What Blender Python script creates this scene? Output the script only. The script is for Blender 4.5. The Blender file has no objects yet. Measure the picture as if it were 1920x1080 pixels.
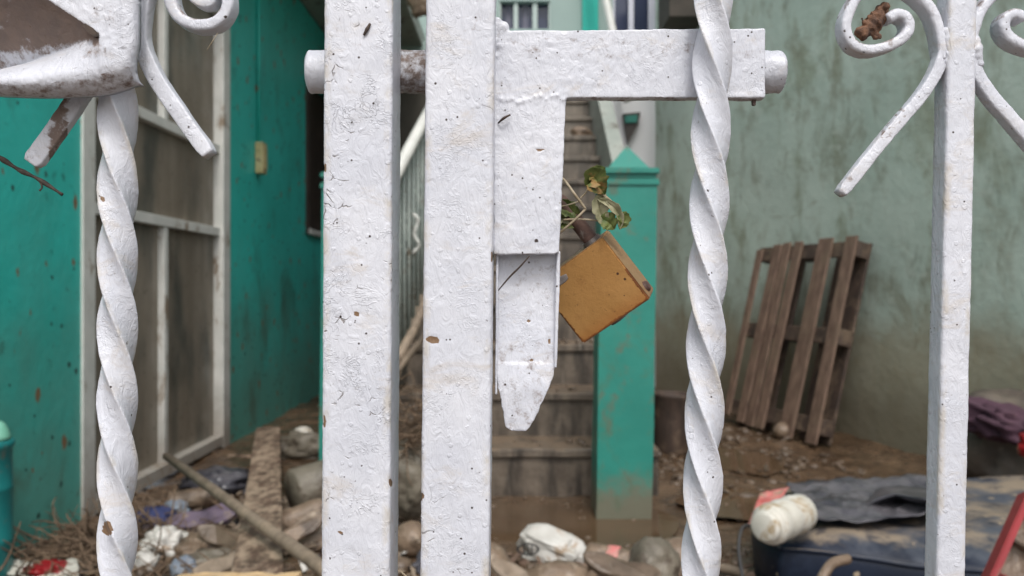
import bpy, bmesh, math, random
from mathutils import Vector, Matrix, noise
random.seed(7)
R = math.radians
scene = bpy.context.scene
COL = scene.collection

# ------------------------------------------------------------------ camera, sky, sun, exposure
F = 1600.0                      # focal length in photograph pixels
CZ = 1.05                       # eye height above the yard floor
cam_d = bpy.data.cameras.new('camera')
cam = bpy.data.objects.new('camera', cam_d); COL.objects.link(cam)
cam.location = (0, 0, CZ); cam.rotation_euler = (R(90), 0, 0)
cam_d.sensor_width = 36; cam_d.lens = 36 * F / 1920
cam_d.clip_start = 0.02; cam_d.clip_end = 500
cam_d.dof.use_dof = True; cam_d.dof.focus_distance = 0.458; cam_d.dof.aperture_fstop = 13.5
scene.camera = cam

SUN_EL, SUN_AZ = 54, 172        # azimuth clockwise from +Y
world = bpy.data.worlds.new('World'); scene.world = world; world.use_nodes = True
wn = world.node_tree; bg = wn.nodes['Background']
sky = wn.nodes.new('ShaderNodeTexSky'); sky.sky_type = 'NISHITA'; sky.sun_disc = False
sky.sun_elevation = R(SUN_EL); sky.sun_rotation = R(SUN_AZ)
sky.air_density = 1.0; sky.dust_density = 4.0; sky.ozone_density = 1.0
hs = wn.nodes.new('ShaderNodeHueSaturation'); hs.inputs['Saturation'].default_value = 0.33
wn.links.new(sky.outputs[0], hs.inputs['Color']); wn.links.new(hs.outputs[0], bg.inputs['Color'])
bg.inputs['Strength'].default_value = 0.15
sd = bpy.data.lights.new('sun', 'SUN'); sd.energy = 0.9; sd.angle = R(10); sd.color = (1, 0.97, 0.93)
sun = bpy.data.objects.new('sun', sd); COL.objects.link(sun)
dirv = Vector((math.sin(R(SUN_AZ)) * math.cos(R(SUN_EL)), math.cos(R(SUN_AZ)) * math.cos(R(SUN_EL)), math.sin(R(SUN_EL))))
sun.rotation_euler = dirv.to_track_quat('Z', 'Y').to_euler()
scene.view_settings.view_transform = 'Standard'; scene.view_settings.look = 'None'
scene.view_settings.gamma = 1.0; scene.view_settings.use_curve_mapping = False
scene.view_settings.exposure = 0.42

# ------------------------------------------------------------------ helpers
def P(px, py, D): return Vector(((px - 960) / F * D, D, CZ - (py - 540) / F * D))
def fbm(v, s, o=3): return noise.fractal(v * s, 1.0, 2.0, o)
def lin(c): return tuple(x for x in c) + (1,)

def tag(o, label=None, cat=None, group=None, kind=None):
    if label: o['label'] = label
    if cat: o['category'] = cat
    if group: o['group'] = group
    if kind: o['kind'] = kind
    return o
def thing(name, label, cat, loc=(0, 0, 0), group=None):
    o = bpy.data.objects.new(name, None); COL.objects.link(o); o.location = loc
    o.empty_display_size = 0.05
    return tag(o, label, cat, group)
def root_of(o):
    while o.parent: o = o.parent
    return o
def mesh_obj(name, me, m, parent=None, smooth=True):
    o = bpy.data.objects.new(name, me); COL.objects.link(o)
    if m and not me.materials: me.materials.append(m)
    if smooth is True:
        for p in me.polygons: p.use_smooth = True
    if parent:
        o.parent = parent
        r = root_of(o)
        mw = Matrix.Translation(-r.location) if r.type == 'EMPTY' and parent == r else Matrix()
        o.matrix_parent_inverse = mw
    return o
def from_bm(name, bm, m, parent=None, smooth=False):
    me = bpy.data.meshes.new(name); bm.normal_update(); bm.to_mesh(me); bm.free()
    return mesh_obj(name, me, m, parent, smooth)
def add_box(bm, c, s, rot=None):
    M = Matrix.Translation(c) @ (rot.to_4x4() if rot else Matrix()) @ Matrix.Diagonal((s[0], s[1], s[2], 1))
    return bmesh.ops.create_cube(bm, size=1, matrix=M)['verts']
def box(name, lo, hi, m, parent=None, bevel=0.0, rot=None):
    bm = bmesh.new(); lo = Vector(lo); hi = Vector(hi)
    add_box(bm, (lo + hi) / 2, hi - lo, rot)
    if bevel: bmesh.ops.bevel(bm, geom=bm.edges[:], offset=bevel, segments=2, affect='EDGES', profile=0.6)
    return from_bm(name, bm, m, parent)
def spline(pts, n):
    pts = [Vector(p) for p in pts]
    q = [2 * pts[0] - pts[1]] + pts + [2 * pts[-1] - pts[-2]]
    out = []
    segs = len(pts) - 1
    for i in range(n + 1):
        t = i / n * segs; k = min(int(t), segs - 1); t -= k
        a, b, c, d = q[k:k + 4]
        out.append(0.5 * ((2 * b) + (c - a) * t + (2 * a - 5 * b + 4 * c - d) * t * t + (3 * b - 3 * c + d - a) * t ** 3))
    return out
def tube_bm(pts, rad, segs=8, bm=None, n=None, closed=True):
    """rad: number or function(t)"""
    bm = bm or bmesh.new()
    if n: pts = spline(pts, n)
    rings = []; up = Vector((0.13, 0.21, 0.97)).normalized()
    L = len(pts) - 1
    for i, p in enumerate(pts):
        t = (pts[min(i + 1, L)] - pts[max(i - 1, 0)]).normalized()
        s = t.cross(up)
        if s.length < 0.1: s = t.cross(Vector((1, 0, 0)))
        s.normalize(); u = s.cross(t)
        r = rad(i / L) if callable(rad) else rad
        rings.append([bm.verts.new(p + (s * math.cos(a) + u * math.sin(a)) * r) for a in [2 * math.pi * k / segs for k in range(segs)]])
    for a, b in zip(rings, rings[1:]):
        for k in range(segs): bm.faces.new((a[k], a[(k + 1) % segs], b[(k + 1) % segs], b[k]))
    if closed:
        bm.faces.new(rings[0][::-1]); bm.faces.new(rings[-1])
    return bm
def tube(name, pts, rad, m, parent=None, segs=8, n=None):
    bm = tube_bm([Vector(p) for p in pts], rad, segs, n=n)
    bmesh.ops.recalc_face_normals(bm, faces=bm.faces[:])
    return from_bm(name, bm, m, parent, True)
def shade_attr(me, name, vals):
    a = me.attributes.new(name, 'FLOAT', 'POINT')
    a.data.foreach_set('value', vals)
def topx(v): return (960 + v.x / v.y * F, 540 + (CZ - v.z) / v.y * F)

def finish_metal(me, amp=0.00022, mudf=None, chips=(), seed=0.0, craze=0.3):
    """lumpy paint relief on real vertices, plus mud and chipped spots kept as attributes"""
    me.update()
    nor = [v.normal.copy() for v in me.vertices]
    off = Vector((seed, seed * 1.7, 0))
    mud = []; chip = []
    for v, nn in zip(me.vertices, nor):
        co = v.co.copy(); px, py = topx(co)
        c = 0.0
        for (cx, cy, rx, ry) in chips:
            w = 0.35 * noise.noise(Vector((px, py, 0)) * 0.16)
            d = math.hypot((px - cx) / rx, (py - cy) / ry) + w
            c = max(c, min(1, max(0, (1.15 - d) / 0.3)))
        d = amp * (1.1 * noise.noise((co + off) * 70) + 0.7 * noise.noise((co + off) * 230) + 0.35 * noise.noise((co + off) * 520))
        v.co = co + nn * (d - 0.0004 * c)
        mud.append(mudf(px, py, nn) if mudf else 0.0); chip.append(c)
    shade_attr(me, 'mud', mud); shade_attr(me, 'chip', chip)
    shade_attr(me, 'craze', [craze] * len(mud))

def bar(name, top, bot, w, d, m, parent, r=0.002, twist=0.0, phase=0.0, y0=-60, y1=1140, step=0.0013, amp=0.00022, mudf=None, chips=(), seed=0.0, per=7, craze=0.3, hollow=0.0):
    """rounded-square bar through two points; fine rings where it is close to eye level"""
    top = Vector(top); bot = Vector(bot); ax = bot - top
    def at(z): return top + ax * ((z - top.z) / ax.z)
    zt, zb = CZ + 0.19, CZ - 0.19
    zs = [1.80, 1.6, 1.4] + [zt - i * (zt - zb) / int((zt - zb) / step) for i in range(int((zt - zb) / step) + 1)] + [0.6, 0.3, 0.06]
    prof = []
    hw, hd = w / 2, d / 2
    for cx, cy, a0 in ((hw - r, hd - r, 0), (-hw + r, hd - r, 90), (-hw + r, -hd + r, 180), (hw - r, -hd + r, 270)):
        arc = [(cx + r * math.cos(R(a0 + k * 30)), cy + r * math.sin(R(a0 + k * 30))) for k in range(4)]
        prof += arc
        nx = {0: (-hw + r, hd), 90: (-hw, -hd + r), 180: (hw - r, -hd), 270: (hw, hd - r)}[a0]
        for k in range(1, per):
            t_ = k / per; hl_ = hollow * 4 * t_ * (1 - t_); qx, qy = arc[-1][0] + (nx[0] - arc[-1][0]) * t_, arc[-1][1] + (nx[1] - arc[-1][1]) * t_
            if a0 in (0, 180): prof.append((qx, qy - math.copysign(hl_, qy)))
            else: prof.append((qx - math.copysign(hl_, qx), qy))
    verts = []; faces = []; n = len(prof)
    for z in zs:
        c = at(z); a = phase + twist * (z - CZ)
        ca, sa = math.cos(a), math.sin(a)
        for x, y in prof: verts.append((c.x + x * ca - y * sa, c.y + x * sa + y * ca, z))
    for i in range(len(zs) - 1):
        for k in range(n):
            a, b = i * n + k, i * n + (k + 1) % n
            faces.append((a, a + n, b + n, b))
    faces.append(tuple(range(n))); faces.append(tuple(reversed([(len(zs) - 1) * n + k for k in range(n)])))
    me = bpy.data.meshes.new(name); me.from_pydata(verts, [], faces)
    finish_metal(me, amp, mudf, chips, seed, craze)
    w_ = [0.0] * len(me.vertices)
    for i in range(len(zs)):
        for k in range(n):
            if k % (3 + per) < 4: w_[i * n + k] = 1.0
    shade_attr(me, 'arris', w_)
    return mesh_obj(name, me, m, parent, True)

def organic(name, bm, m, parent, voxel=0.0009, smooth=3, amp=0.00022, mudf=None, chips=(), seed=0.0, metal=True):
    bmesh.ops.recalc_face_normals(bm, faces=bm.faces[:])
    me = bpy.data.meshes.new(name); bm.to_mesh(me); bm.free()
    o = bpy.data.objects.new(name, me); COL.objects.link(o)
    rm = o.modifiers.new('r', 'REMESH'); rm.mode = 'VOXEL'; rm.voxel_size = voxel
    if smooth:
        sm = o.modifiers.new('s', 'SMOOTH'); sm.iterations = smooth; sm.factor = 0.5
    dg = bpy.context.evaluated_depsgraph_get()
    me2 = bpy.data.meshes.new_from_object(o.evaluated_get(dg))
    bpy.data.objects.remove(o); bpy.data.meshes.remove(me); me2.name = name
    if metal: finish_metal(me2, amp, mudf, chips, seed)
    return mesh_obj(name, me2, m, parent, True)

def prism(bm, pts_front, pts_back):
    a = [bm.verts.new(p) for p in pts_front]; b = [bm.verts.new(p) for p in pts_back]
    bm.faces.new(a); bm.faces.new(b[::-1]); n = len(a)
    for k in range(n): bm.faces.new((a[k], b[k], b[(k + 1) % n], a[(k + 1) % n]))
def pxprism(bm, pts, d0, d1):
    """outline given on the plane y=d0, straight back to d1"""
    f = [P(x, y, d0) for x, y in pts]
    prism(bm, f, [Vector((v.x, d1, v.z)) for v in f])

# ------------------------------------------------------------------ materials
class NT:
    def __init__(s, name):
        s.m = bpy.data.materials.new(name); s.m.use_nodes = True; s.t = s.m.node_tree
        s.b = s.t.nodes['Principled BSDF']
        tc = s.n('ShaderNodeTexCoord'); s.co = tc.outputs['Object']
        g = s.n('ShaderNodeNewGeometry'); s.pos = g.outputs['Position']; s.gn = g.outputs['Normal']
    def n(s, t, **k):
        nd = s.t.nodes.new(t)
        for a, b in k.items(): setattr(nd, a, b)
        return nd
    def set(s, sock, v):
        if isinstance(v, bpy.types.NodeSocket): s.t.links.new(v, sock)
        else: sock.default_value = v
    def map(s, scale, co=None, loc=(0, 0, 0)):
        m = s.n('ShaderNodeMapping'); s.set(m.inputs[0], co or s.co)
        m.inputs['Scale'].default_value = scale if isinstance(scale, (tuple, list)) else (scale,) * 3
        m.inputs['Location'].default_value = loc
        return m.outputs[0]
    def noise(s, scale, detail=4, rough=0.55, dist=0.0, co=None, loc=(0, 0, 0)):
        v = s.map(scale, co, loc); t = s.n('ShaderNodeTexNoise'); s.set(t.inputs['Vector'], v)
        t.inputs['Scale'].default_value = 1; t.inputs['Detail'].default_value = detail
        t.inputs['Roughness'].default_value = rough; t.inputs['Distortion'].default_value = dist
        return t.outputs['Fac']
    def math(s, op, a, b=0.0, c=0.0):
        t = s.n('ShaderNodeMath', operation=op); s.set(t.inputs[0], a); s.set(t.inputs[1], b); s.set(t.inputs[2], c)
        return t.outputs[0]
    def ramp(s, v, lo, hi, a=0.0, b=1.0):
        t = s.n('ShaderNodeMapRange'); t.interpolation_type = 'SMOOTHSTEP'
        s.set(t.inputs['Value'], v)
        for k, x in zip(('From Min', 'From Max', 'To Min', 'To Max'), (lo, hi, a, b)): s.set(t.inputs[k], x)
        return t.outputs['Result']
    def mix(s, f, a, b):
        t = s.n('ShaderNodeMix', data_type='RGBA'); s.set(t.inputs[0], f)
        s.set(t.inputs[6], lin(a) if isinstance(a, tuple) else a); s.set(t.inputs[7], lin(b) if isinstance(b, tuple) else b)
        return t.outputs[2]
    def spots(s, scale, density, radius, warp=0.0, loc=(0, 0, 0), z=1.0):
        v = s.map((scale, scale, scale * z), None, loc)
        t = s.n('ShaderNodeTexVoronoi'); s.set(t.inputs['Vector'], v); t.inputs['Scale'].default_value = 1
        sep = s.n('ShaderNodeSeparateColor'); s.t.links.new(t.outputs['Color'], sep.inputs[0])
        sel = s.math('LESS_THAN', sep.outputs[0], density)
        rr = s.math('MULTIPLY', sep.outputs[1], radius)
        d = t.outputs['Distance']
        if warp: d = s.math('ADD', d, s.math('MULTIPLY', s.math('SUBTRACT', s.noise(scale * 4), 0.5), warp))
        inside = s.ramp(d, s.math('MULTIPLY', rr, 0.6), s.math('ADD', rr, 0.02), 1.0, 0.0)
        return s.math('MULTIPLY', sel, inside)
    def attr(s, name):
        a = s.n('ShaderNodeAttribute'); a.attribute_name = name; return a.outputs['Fac']
    def bump(s, h, strength=0.5, dist=0.001, prev=None):
        b = s.n('ShaderNodeBump'); s.set(b.inputs['Height'], h); b.inputs['Strength'].default_value = strength
        b.inputs['Distance'].default_value = dist
        if prev: s.t.links.new(prev, b.inputs['Normal'])
        return b.outputs[0]
    def out(s, col, rough, nrm=None, metal=0.0, spec=0.5):
        s.set(s.b.inputs['Base Color'], lin(col) if isinstance(col, tuple) else col)
        s.set(s.b.inputs['Roughness'], rough); s.set(s.b.inputs['Metallic'], metal)
        s.b.inputs['Specular IOR Level'].default_value = spec
        if nrm: s.t.links.new(nrm, s.b.inputs['Normal'])
        return s.m

def white_paint():
    k = NT('old_white_enamel')
    wz = k.map(1.0)
    # coordinate warp
    wn_ = k.n('ShaderNodeTexNoise'); k.set(wn_.inputs['Vector'], k.map(60)); wn_.inputs['Scale'].default_value = 1; wn_.inputs['Detail'].default_value = 3
    vm = k.n('ShaderNodeVectorMath', operation='MULTIPLY_ADD')
    k.set(vm.inputs[0], wn_.outputs['Color']); vm.inputs[1].default_value = (0.012,) * 3; k.set(vm.inputs[2], wz)
    warped = vm.outputs[0]
    vo = k.n('ShaderNodeTexVoronoi', feature='DISTANCE_TO_EDGE'); k.set(vo.inputs['Vector'], k.map(105, warped)); vo.inputs['Scale'].default_value = 1
    crack = k.ramp(vo.outputs['Distance'], 0.006, 0.038, 1.0, 0.0)
    cm = k.math('MULTIPLY', k.ramp(k.noise(38, 3), 0.545, 0.62), k.ramp(k.noise(150, 2), 0.46, 0.58))
    craze = k.attr('craze')
    crack = k.math('MULTIPLY', crack, k.math('MULTIPLY', cm, k.ramp(k.math('ADD', craze, k.math('MULTIPLY', k.math('SUBTRACT', k.noise(14, 2), 0.5), 1.4)), 0.2, 0.75)))
    arr = k.math('MULTIPLY', k.attr('arris'), k.ramp(k.noise((60, 60, 35), 5, 0.7), 0.46, 0.64))
    specks = k.math('MAXIMUM', k.spots(520, 0.022, 0.42), k.math('MAXIMUM', k.spots(150, 0.016, 0.22, 0.35, (3, 1, 2)), k.spots((290), 0.02, 0.3, 0.3, (7, 1, 2))))
    cloud = k.noise(22, 4)
    col = k.mix(k.ramp(cloud, 0.3, 0.7), (0.585, 0.60, 0.655), (0.665, 0.675, 0.72))
    grime = k.math('MULTIPLY', k.ramp(k.noise((30, 30, 60), 6, 0.7, 0.6), 0.53, 0.72), 0.45)
    col = k.mix(grime, col, (0.52, 0.45, 0.37))
    col = k.mix(k.math('MULTIPLY', arr, 0.55), col, (0.50, 0.44, 0.34))
    fine = k.math('MULTIPLY', k.ramp(k.noise(420, 4, 0.7), 0.60, 0.68), k.ramp(k.noise(26, 3, loc=(5, 0, 0)), 0.52, 0.66))
    col = k.mix(k.math('MULTIPLY', fine, 0.6), col, (0.22, 0.2, 0.18))
    col = k.mix(k.math('MULTIPLY', crack, 0.8), col, (0.2, 0.17, 0.15))
    col = k.mix(specks, col, (0.05, 0.035, 0.03))
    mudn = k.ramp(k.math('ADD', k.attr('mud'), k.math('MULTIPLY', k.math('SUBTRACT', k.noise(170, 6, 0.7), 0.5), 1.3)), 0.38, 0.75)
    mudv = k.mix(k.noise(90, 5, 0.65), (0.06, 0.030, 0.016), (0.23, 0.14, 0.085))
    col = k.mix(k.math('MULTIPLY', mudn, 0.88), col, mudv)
    chip = k.attr('chip')
    col = k.mix(k.ramp(chip, 0.4, 0.6), col, (0.2, 0.12, 0.065))
    # relief
    sag = k.noise((150, 150, 75), 4, 0.6, 2.2)
    ridges = k.math('ABSOLUTE', k.math('SUBTRACT', k.noise((95, 95, 130), 3, 0.5, 2.8), 0.5))
    ridges = k.math('MULTIPLY', k.ramp(ridges, 0.0, 0.05, 1.0, 0.0), k.ramp(k.noise(45, 2, loc=(0, 7, 0)), 0.50, 0.66))
    blist = k.ramp(k.spots(210, 0.25, 0.5, 0.25), 0, 1)
    h = k.math('ADD', k.math('MULTIPLY', sag, 0.9), k.math('MULTIPLY', ridges, k.ramp(craze, 0.0, 1.0, 0.12, 0.34)))
    h = k.math('ADD', h, k.math('MULTIPLY', blist, 0.25))
    h = k.math('SUBTRACT', h, k.math('MULTIPLY', crack, 0.6))
    n1 = k.bump(h, 0.9, 0.0009)
    n2 = k.bump(k.noise(900, 3, 0.6), 0.35, 0.00025, n1)
    rough = k.ramp(k.math('ADD', k.math('MULTIPLY', cloud, 0.5), mudn), 0.1, 1.0, 0.30, 0.8)
    return k.out(col, rough, n2)

def surf(name, c1, c2, scale=6, rough=0.6, bump=0.3, bscale=40, bdist=0.004, layers=(), metal=0.0, spec=0.5, detail=5):
    """two-tone mottled surface with extra dirt layers"""
    k = NT(name)
    col = k.mix(k.ramp(k.noise(scale, detail, 0.6), 0.3, 0.7), c1, c2)
    rv = rough
    for L in layers:
        if L[0] == 'noise':
            f = k.ramp(k.noise(L[2], 6, 0.65, 0.4, loc=L[5] if len(L) > 5 else (0, 0, 0)), L[3], L[4])
        elif L[0] == 'spots':
            f = k.spots(L[2], L[3], L[4], 0.35, (1.3, 0.7, 2.1), L[5] if len(L) > 5 else 1.0)
        elif L[0] == 'z':
            sx = k.n('ShaderNodeSeparateXYZ'); k.set(sx.inputs[0], k.pos)
            zz = k.math('ADD', sx.outputs[2], k.math('MULTIPLY', k.math('SUBTRACT', k.noise(L[5] if len(L) > 5 else 3, 6, 0.65), 0.5), L[4]))
            f = k.ramp(zz, L[2], L[3], 1.0, 0.0)
        elif L[0] == 'up':
            sx = k.n('ShaderNodeSeparateXYZ'); k.set(sx.inputs[0], k.gn)
            zz = k.math('ADD', sx.outputs[2], k.math('MULTIPLY', k.math('SUBTRACT', k.noise(L[4], 6, 0.65), 0.5), 1.2))
            f = k.ramp(zz, L[2], L[3])
        amt = L[-1] if isinstance(L[-1], str) else None
        if amt: f = k.math('MULTIPLY', f, float(amt))
        col = k.mix(f, col, L[1])
    nn = k.bump(k.noise(bscale, 5, 0.6), bump, bdist)
    return k.out(col, rv, nn, metal, spec)

MUD = (0.17, 0.12, 0.08); MUDL = (0.31, 0.235, 0.165); MUDD = (0.06, 0.04, 0.027)
M_white = white_paint()
M_teal = surf('teal_wall_paint', (0.025, 0.43, 0.365), (0.035, 0.52, 0.45), 1.6, 0.5, 0.35, 14, 0.01,
    [('noise', (0.03, 0.17, 0.13), (2.5, 2.5, 1.5), 0.52, 0.72, (0, 0, 0), '0.8'), ('noise', (0.008, 0.13, 0.10), 9, 0.60, 0.70, (4, 0, 0), '0.7'),
     ('z', (0.14, 0.15, 0.11), 0.1, 1.5, 1.7, 2.2, '0.5'),
     ('spots', (0.19, 0.115, 0.06), 10, 0.40, 0.27, 0.7), ('spots', (0.02, 0.07, 0.06), 17, 0.2, 0.3)])
M_pillar = surf('teal_pillar_paint', (0.014, 0.185, 0.145), (0.022, 0.235, 0.185), 3, 0.5, 0.3, 20, 0.006,
    [('noise', (0.05, 0.16, 0.11), (6, 6, 5), 0.54, 0.68, (0, 0, 0), '0.8'), ('z', MUD, 0.05, 0.24, 0.30, 13, '0.8'), ('noise', (0.10, 0.13, 0.085), (9, 9, 5), 0.56, 0.64, (2, 4, 7), '0.7'), ('up', (0.2, 0.16, 0.11), 0.75, 1.1, 18, '0.7')])
M_pale = surf('pale_green_plaster', (0.43, 0.53, 0.455), (0.53, 0.62, 0.54), 1.3, 0.7, 0.4, 16, 0.012,
    [('noise', (0.26, 0.29, 0.20), (3.0, 3.0, 1.6), 0.50, 0.70, (0, 0, 0), '0.75'), ('noise', (0.13, 0.14, 0.10), (7, 7, 3.5), 0.56, 0.78, (2, 0, 0), '0.6'),
     ('noise', (0.19, 0.165, 0.09), (3, 3, 14), 0.60, 0.76, (9, 0, 0), '0.7'), ('noise', (0.21, 0.20, 0.13), (4, 4, 2.6), 0.48, 0.70, (4, 8, 1), '0.6'), ('noise', (0.52, 0.58, 0.50), (4, 4, 9), 0.58, 0.68, (6, 2, 5), '0.5'),
     ('z', (0.31, 0.265, 0.175), 0.62, 1.0, 0.6, 3.5, '0.75'), ('z', (0.13, 0.105, 0.065), 0.15, 0.62, 0.35, 4, '0.6')])
M_house = surf('pale_upper_plaster', (0.27, 0.35, 0.33), (0.31, 0.40, 0.37), 1.0, 0.7, 0.1, 20, 0.005)
M_whitewall = surf('whitewash', (0.80, 0.80, 0.80), (0.86, 0.86, 0.86), 1, 0.6, 0.2, 12, 0.006, [('noise', (0.46, 0.36, 0.2), 5, 0.64, 0.72)])
M_dark = surf('porch_shade_plaster', (0.05, 0.045, 0.035), (0.08, 0.07, 0.055), 2, 0.8, 0.2)  # dark colour stands in for the shade inside the porch
M_conc = surf('muddy_concrete', (0.085, 0.066, 0.05), (0.18, 0.145, 0.112), 7, 0.45, 0.5, 40, 0.008,
    [('noise', (0.045, 0.036, 0.028), (11, 4, 1.6), 0.42, 0.62), ('noise', (0.32, 0.28, 0.23), (26, 10, 2.5), 0.58, 0.72, (3, 0, 0), '0.6'),
     ('up', (0.19, 0.135, 0.09), 0.75, 1.1, 9, '0.85'), ('z', (0.30, 0.27, 0.22), 3.2, 0.9, 0.5, 3, '0.35')])
M_parapet = surf('grey_render', (0.26, 0.29, 0.26), (0.36, 0.38, 0.34), 3, 0.7, 0.3, 30, 0.006, [('noise', (0.12, 0.11, 0.09), 6, 0.52, 0.7)])
def mud_ground():
    k = NT('wet_mud')
    c = k.mix(k.ramp(k.noise(3.2, 6, 0.65), 0.32, 0.68), (0.062, 0.037, 0.021), (0.15, 0.096, 0.058))
    c = k.mix(k.ramp(k.noise(14, 6, 0.7), 0.48, 0.66), c, (0.045, 0.03, 0.02))
    c = k.mix(k.math('MULTIPLY', k.spots(30, 0.10, 0.35, 0.4), 0.6), c, (0.22, 0.17, 0.125))
    n = k.bump(k.noise(18, 6, 0.6), 0.5, 0.02)
    n = k.bump(k.noise(110, 4, 0.6), 0.4, 0.004, n)
    r = k.ramp(k.noise(2.6, 4, 0.6, loc=(3, 3, 0)), 0.42, 0.66, 0.10, 0.42)
    return k.out(c, r, n)
M_mud = mud_ground()
M_puddle = surf('brown_puddle', (0.075, 0.045, 0.024), (0.11, 0.068, 0.038), 3, 0.07, 0.25, 7, 0.006, [('noise', (0.09, 0.06, 0.035), 5, 0.5, 0.7)])
M_frame = surf('off_white_door_metal', (0.55, 0.56, 0.52), (0.66, 0.66, 0.62), 8, 0.5, 0.2, 60, 0.002, [('noise', (0.28, 0.22, 0.16), (9, 9, 4), 0.55, 0.68), ('z', MUD, 0.02, 0.5, 0.5, 7, '0.6')])
def pane_mat():
    k = NT('mud_filmed_glass')
    c = k.mix(k.ramp(k.noise((7, 7, 0.8), 5, 0.6), 0.35, 0.65), (0.185, 0.155, 0.118), (0.245, 0.21, 0.163))
    c = k.mix(k.ramp(k.noise((2.5, 2.5, 1.1), 4, loc=(4, 0, 0)), 0.46, 0.7), c, (0.075, 0.078, 0.065))
    c = k.mix(k.math('MULTIPLY', k.spots(24, 0.18, 0.3, 0.4), 0.6), c, (0.06, 0.045, 0.03))
    return k.out(c, k.ramp(k.noise(5, 4), 0.3, 0.7, 0.28, 0.6), k.bump(k.noise(60, 3), 0.1, 0.001))
M_pane = pane_mat()
M_glass = surf('dark_blue_window_glass', (0.035, 0.045, 0.085), (0.06, 0.07, 0.12), 1.2, 0.12, 0.0)
M_winframe = surf('lilac_white_frame', (0.66, 0.66, 0.75), (0.72, 0.72, 0.8), 3, 0.5, 0.0)
M_grille = surf('grey_green_grille', (0.4, 0.47, 0.45), (0.46, 0.53, 0.5), 3, 0.5, 0.0)
M_brown = surf('dark_brown_frame', (0.035, 0.028, 0.022), (0.06, 0.045, 0.035), 5, 0.5, 0.2)
M_rail = surf('grey_railing_paint', (0.24, 0.28, 0.26), (0.36, 0.4, 0.37), 6, 0.5, 0.2, 50, 0.002, [('noise', (0.12, 0.09, 0.06), 12, 0.55, 0.7)])
M_railw = surf('white_handrail_paint', (0.6, 0.6, 0.56), (0.7, 0.7, 0.66), 6, 0.45, 0.1)
def wood(name, a, b, mudc=MUD, w='0.7'):
    return surf(name, a, b, (26, 26, 5), 0.65, 0.5, (60, 60, 9), 0.004, [('noise', mudc, 7, 0.48, 0.66, (0, 0, 0), w), ('noise', (0.03, 0.02, 0.015), (40, 40, 6), 0.6, 0.7, (1, 2, 3), '0.8')])
M_pallet = wood('wet_pallet_wood', (0.11, 0.068, 0.048), (0.215, 0.14, 0.10))
M_palletb = wood('dark_pallet_and_gap_shade', (0.035, 0.024, 0.019), (0.075, 0.048, 0.035))  # dark blocks; on boards behind the slats it paints in gap shade
def plank_mat():
    k = NT('mud_caked_plank')
    c = k.mix(k.ramp(k.noise((26, 8, 8), 6, 0.7), 0.4, 0.6), (0.13, 0.08, 0.055), (0.40, 0.30, 0.215))
    c = k.mix(k.ramp(k.noise(11, 6, 0.7), 0.5, 0.66), c, (0.07, 0.045, 0.03))
    return k.out(c, 0.5, k.bump(k.noise(34, 7, 0.7), 0.9, 0.012))
M_plank = plank_mat()
M_stick = wood('grey_brown_stick', (0.16, 0.12, 0.085), (0.27, 0.21, 0.155), MUDL)
M_lightwood = wood('pale_split_wood', (0.5, 0.33, 0.17), (0.62, 0.44, 0.25), MUDL, '0.3')
M_root = surf('dry_root', (0.08, 0.05, 0.03), (0.2, 0.135, 0.085), 30, 0.8, 0.4, 120, 0.001)
M_muddy = surf('mud_coated', (0.13, 0.09, 0.06), (0.25, 0.18, 0.125), 7, 0.42, 0.7, 32, 0.012, [('noise', MUDD, 9, 0.50, 0.66, (0, 0, 0), '0.9'), ('noise', (0.42, 0.35, 0.27), 22, 0.58, 0.7, (3, 3, 3), '0.6')])
M_clod = surf('wet_mud_clod', (0.07, 0.047, 0.03), (0.16, 0.115, 0.08), 12, 0.35, 0.6, 60, 0.006, [('noise', (0.26, 0.21, 0.16), 20, 0.6, 0.7, (3, 3, 3), '0.6')])
M_muddy3 = surf('dark_wet_sacking', (0.075, 0.06, 0.05), (0.14, 0.115, 0.09), 5, 0.5, 0.4, 40, 0.005, [('noise', (0.2, 0.16, 0.12), 8, 0.55, 0.7, (2, 0, 0), '0.7')])
M_muddy2 = surf('grey_mud_coated', (0.11, 0.095, 0.073), (0.19, 0.165, 0.125), 5, 0.5, 0.7, 30, 0.012, [('noise', MUDD, 10, 0.55, 0.7, (2, 0, 0), '0.8')])
M_dirtywhite = surf('dirty_white_plastic', (0.43, 0.41, 0.37), (0.60, 0.585, 0.545), 6, 0.4, 0.3, 30, 0.003, [('noise', (0.34, 0.25, 0.17), 9, 0.53, 0.63)])
M_foam = surf('dirty_foam', (0.52, 0.50, 0.43), (0.62, 0.60, 0.54), 8, 0.55, 0.3, 60, 0.002, [('noise', (0.36, 0.27, 0.16), (9, 30, 9), 0.52, 0.66)])
M_purple = surf('muddy_lilac_foam', (0.12, 0.09, 0.13), (0.17, 0.125, 0.175), 9, 0.6, 0.3, 60, 0.003, [('noise', (0.26, 0.2, 0.15), 16, 0.55, 0.68)])
M_plum = surf('plum_cloth', (0.05, 0.022, 0.036), (0.09, 0.04, 0.062), 5, 0.8, 0.4, 60, 0.004, [('noise', MUD, 5, 0.56, 0.7)])
M_navycloth = surf('navy_cloth', (0.012, 0.02, 0.07), (0.03, 0.04, 0.12), 8, 0.8, 0.4, 60, 0.003)
M_greyblue = surf('grey_blue_cloth', (0.14, 0.17, 0.22), (0.24, 0.27, 0.31), 8, 0.7, 0.3, 60, 0.003, [('noise', MUD, 12, 0.5, 0.65)])
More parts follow.
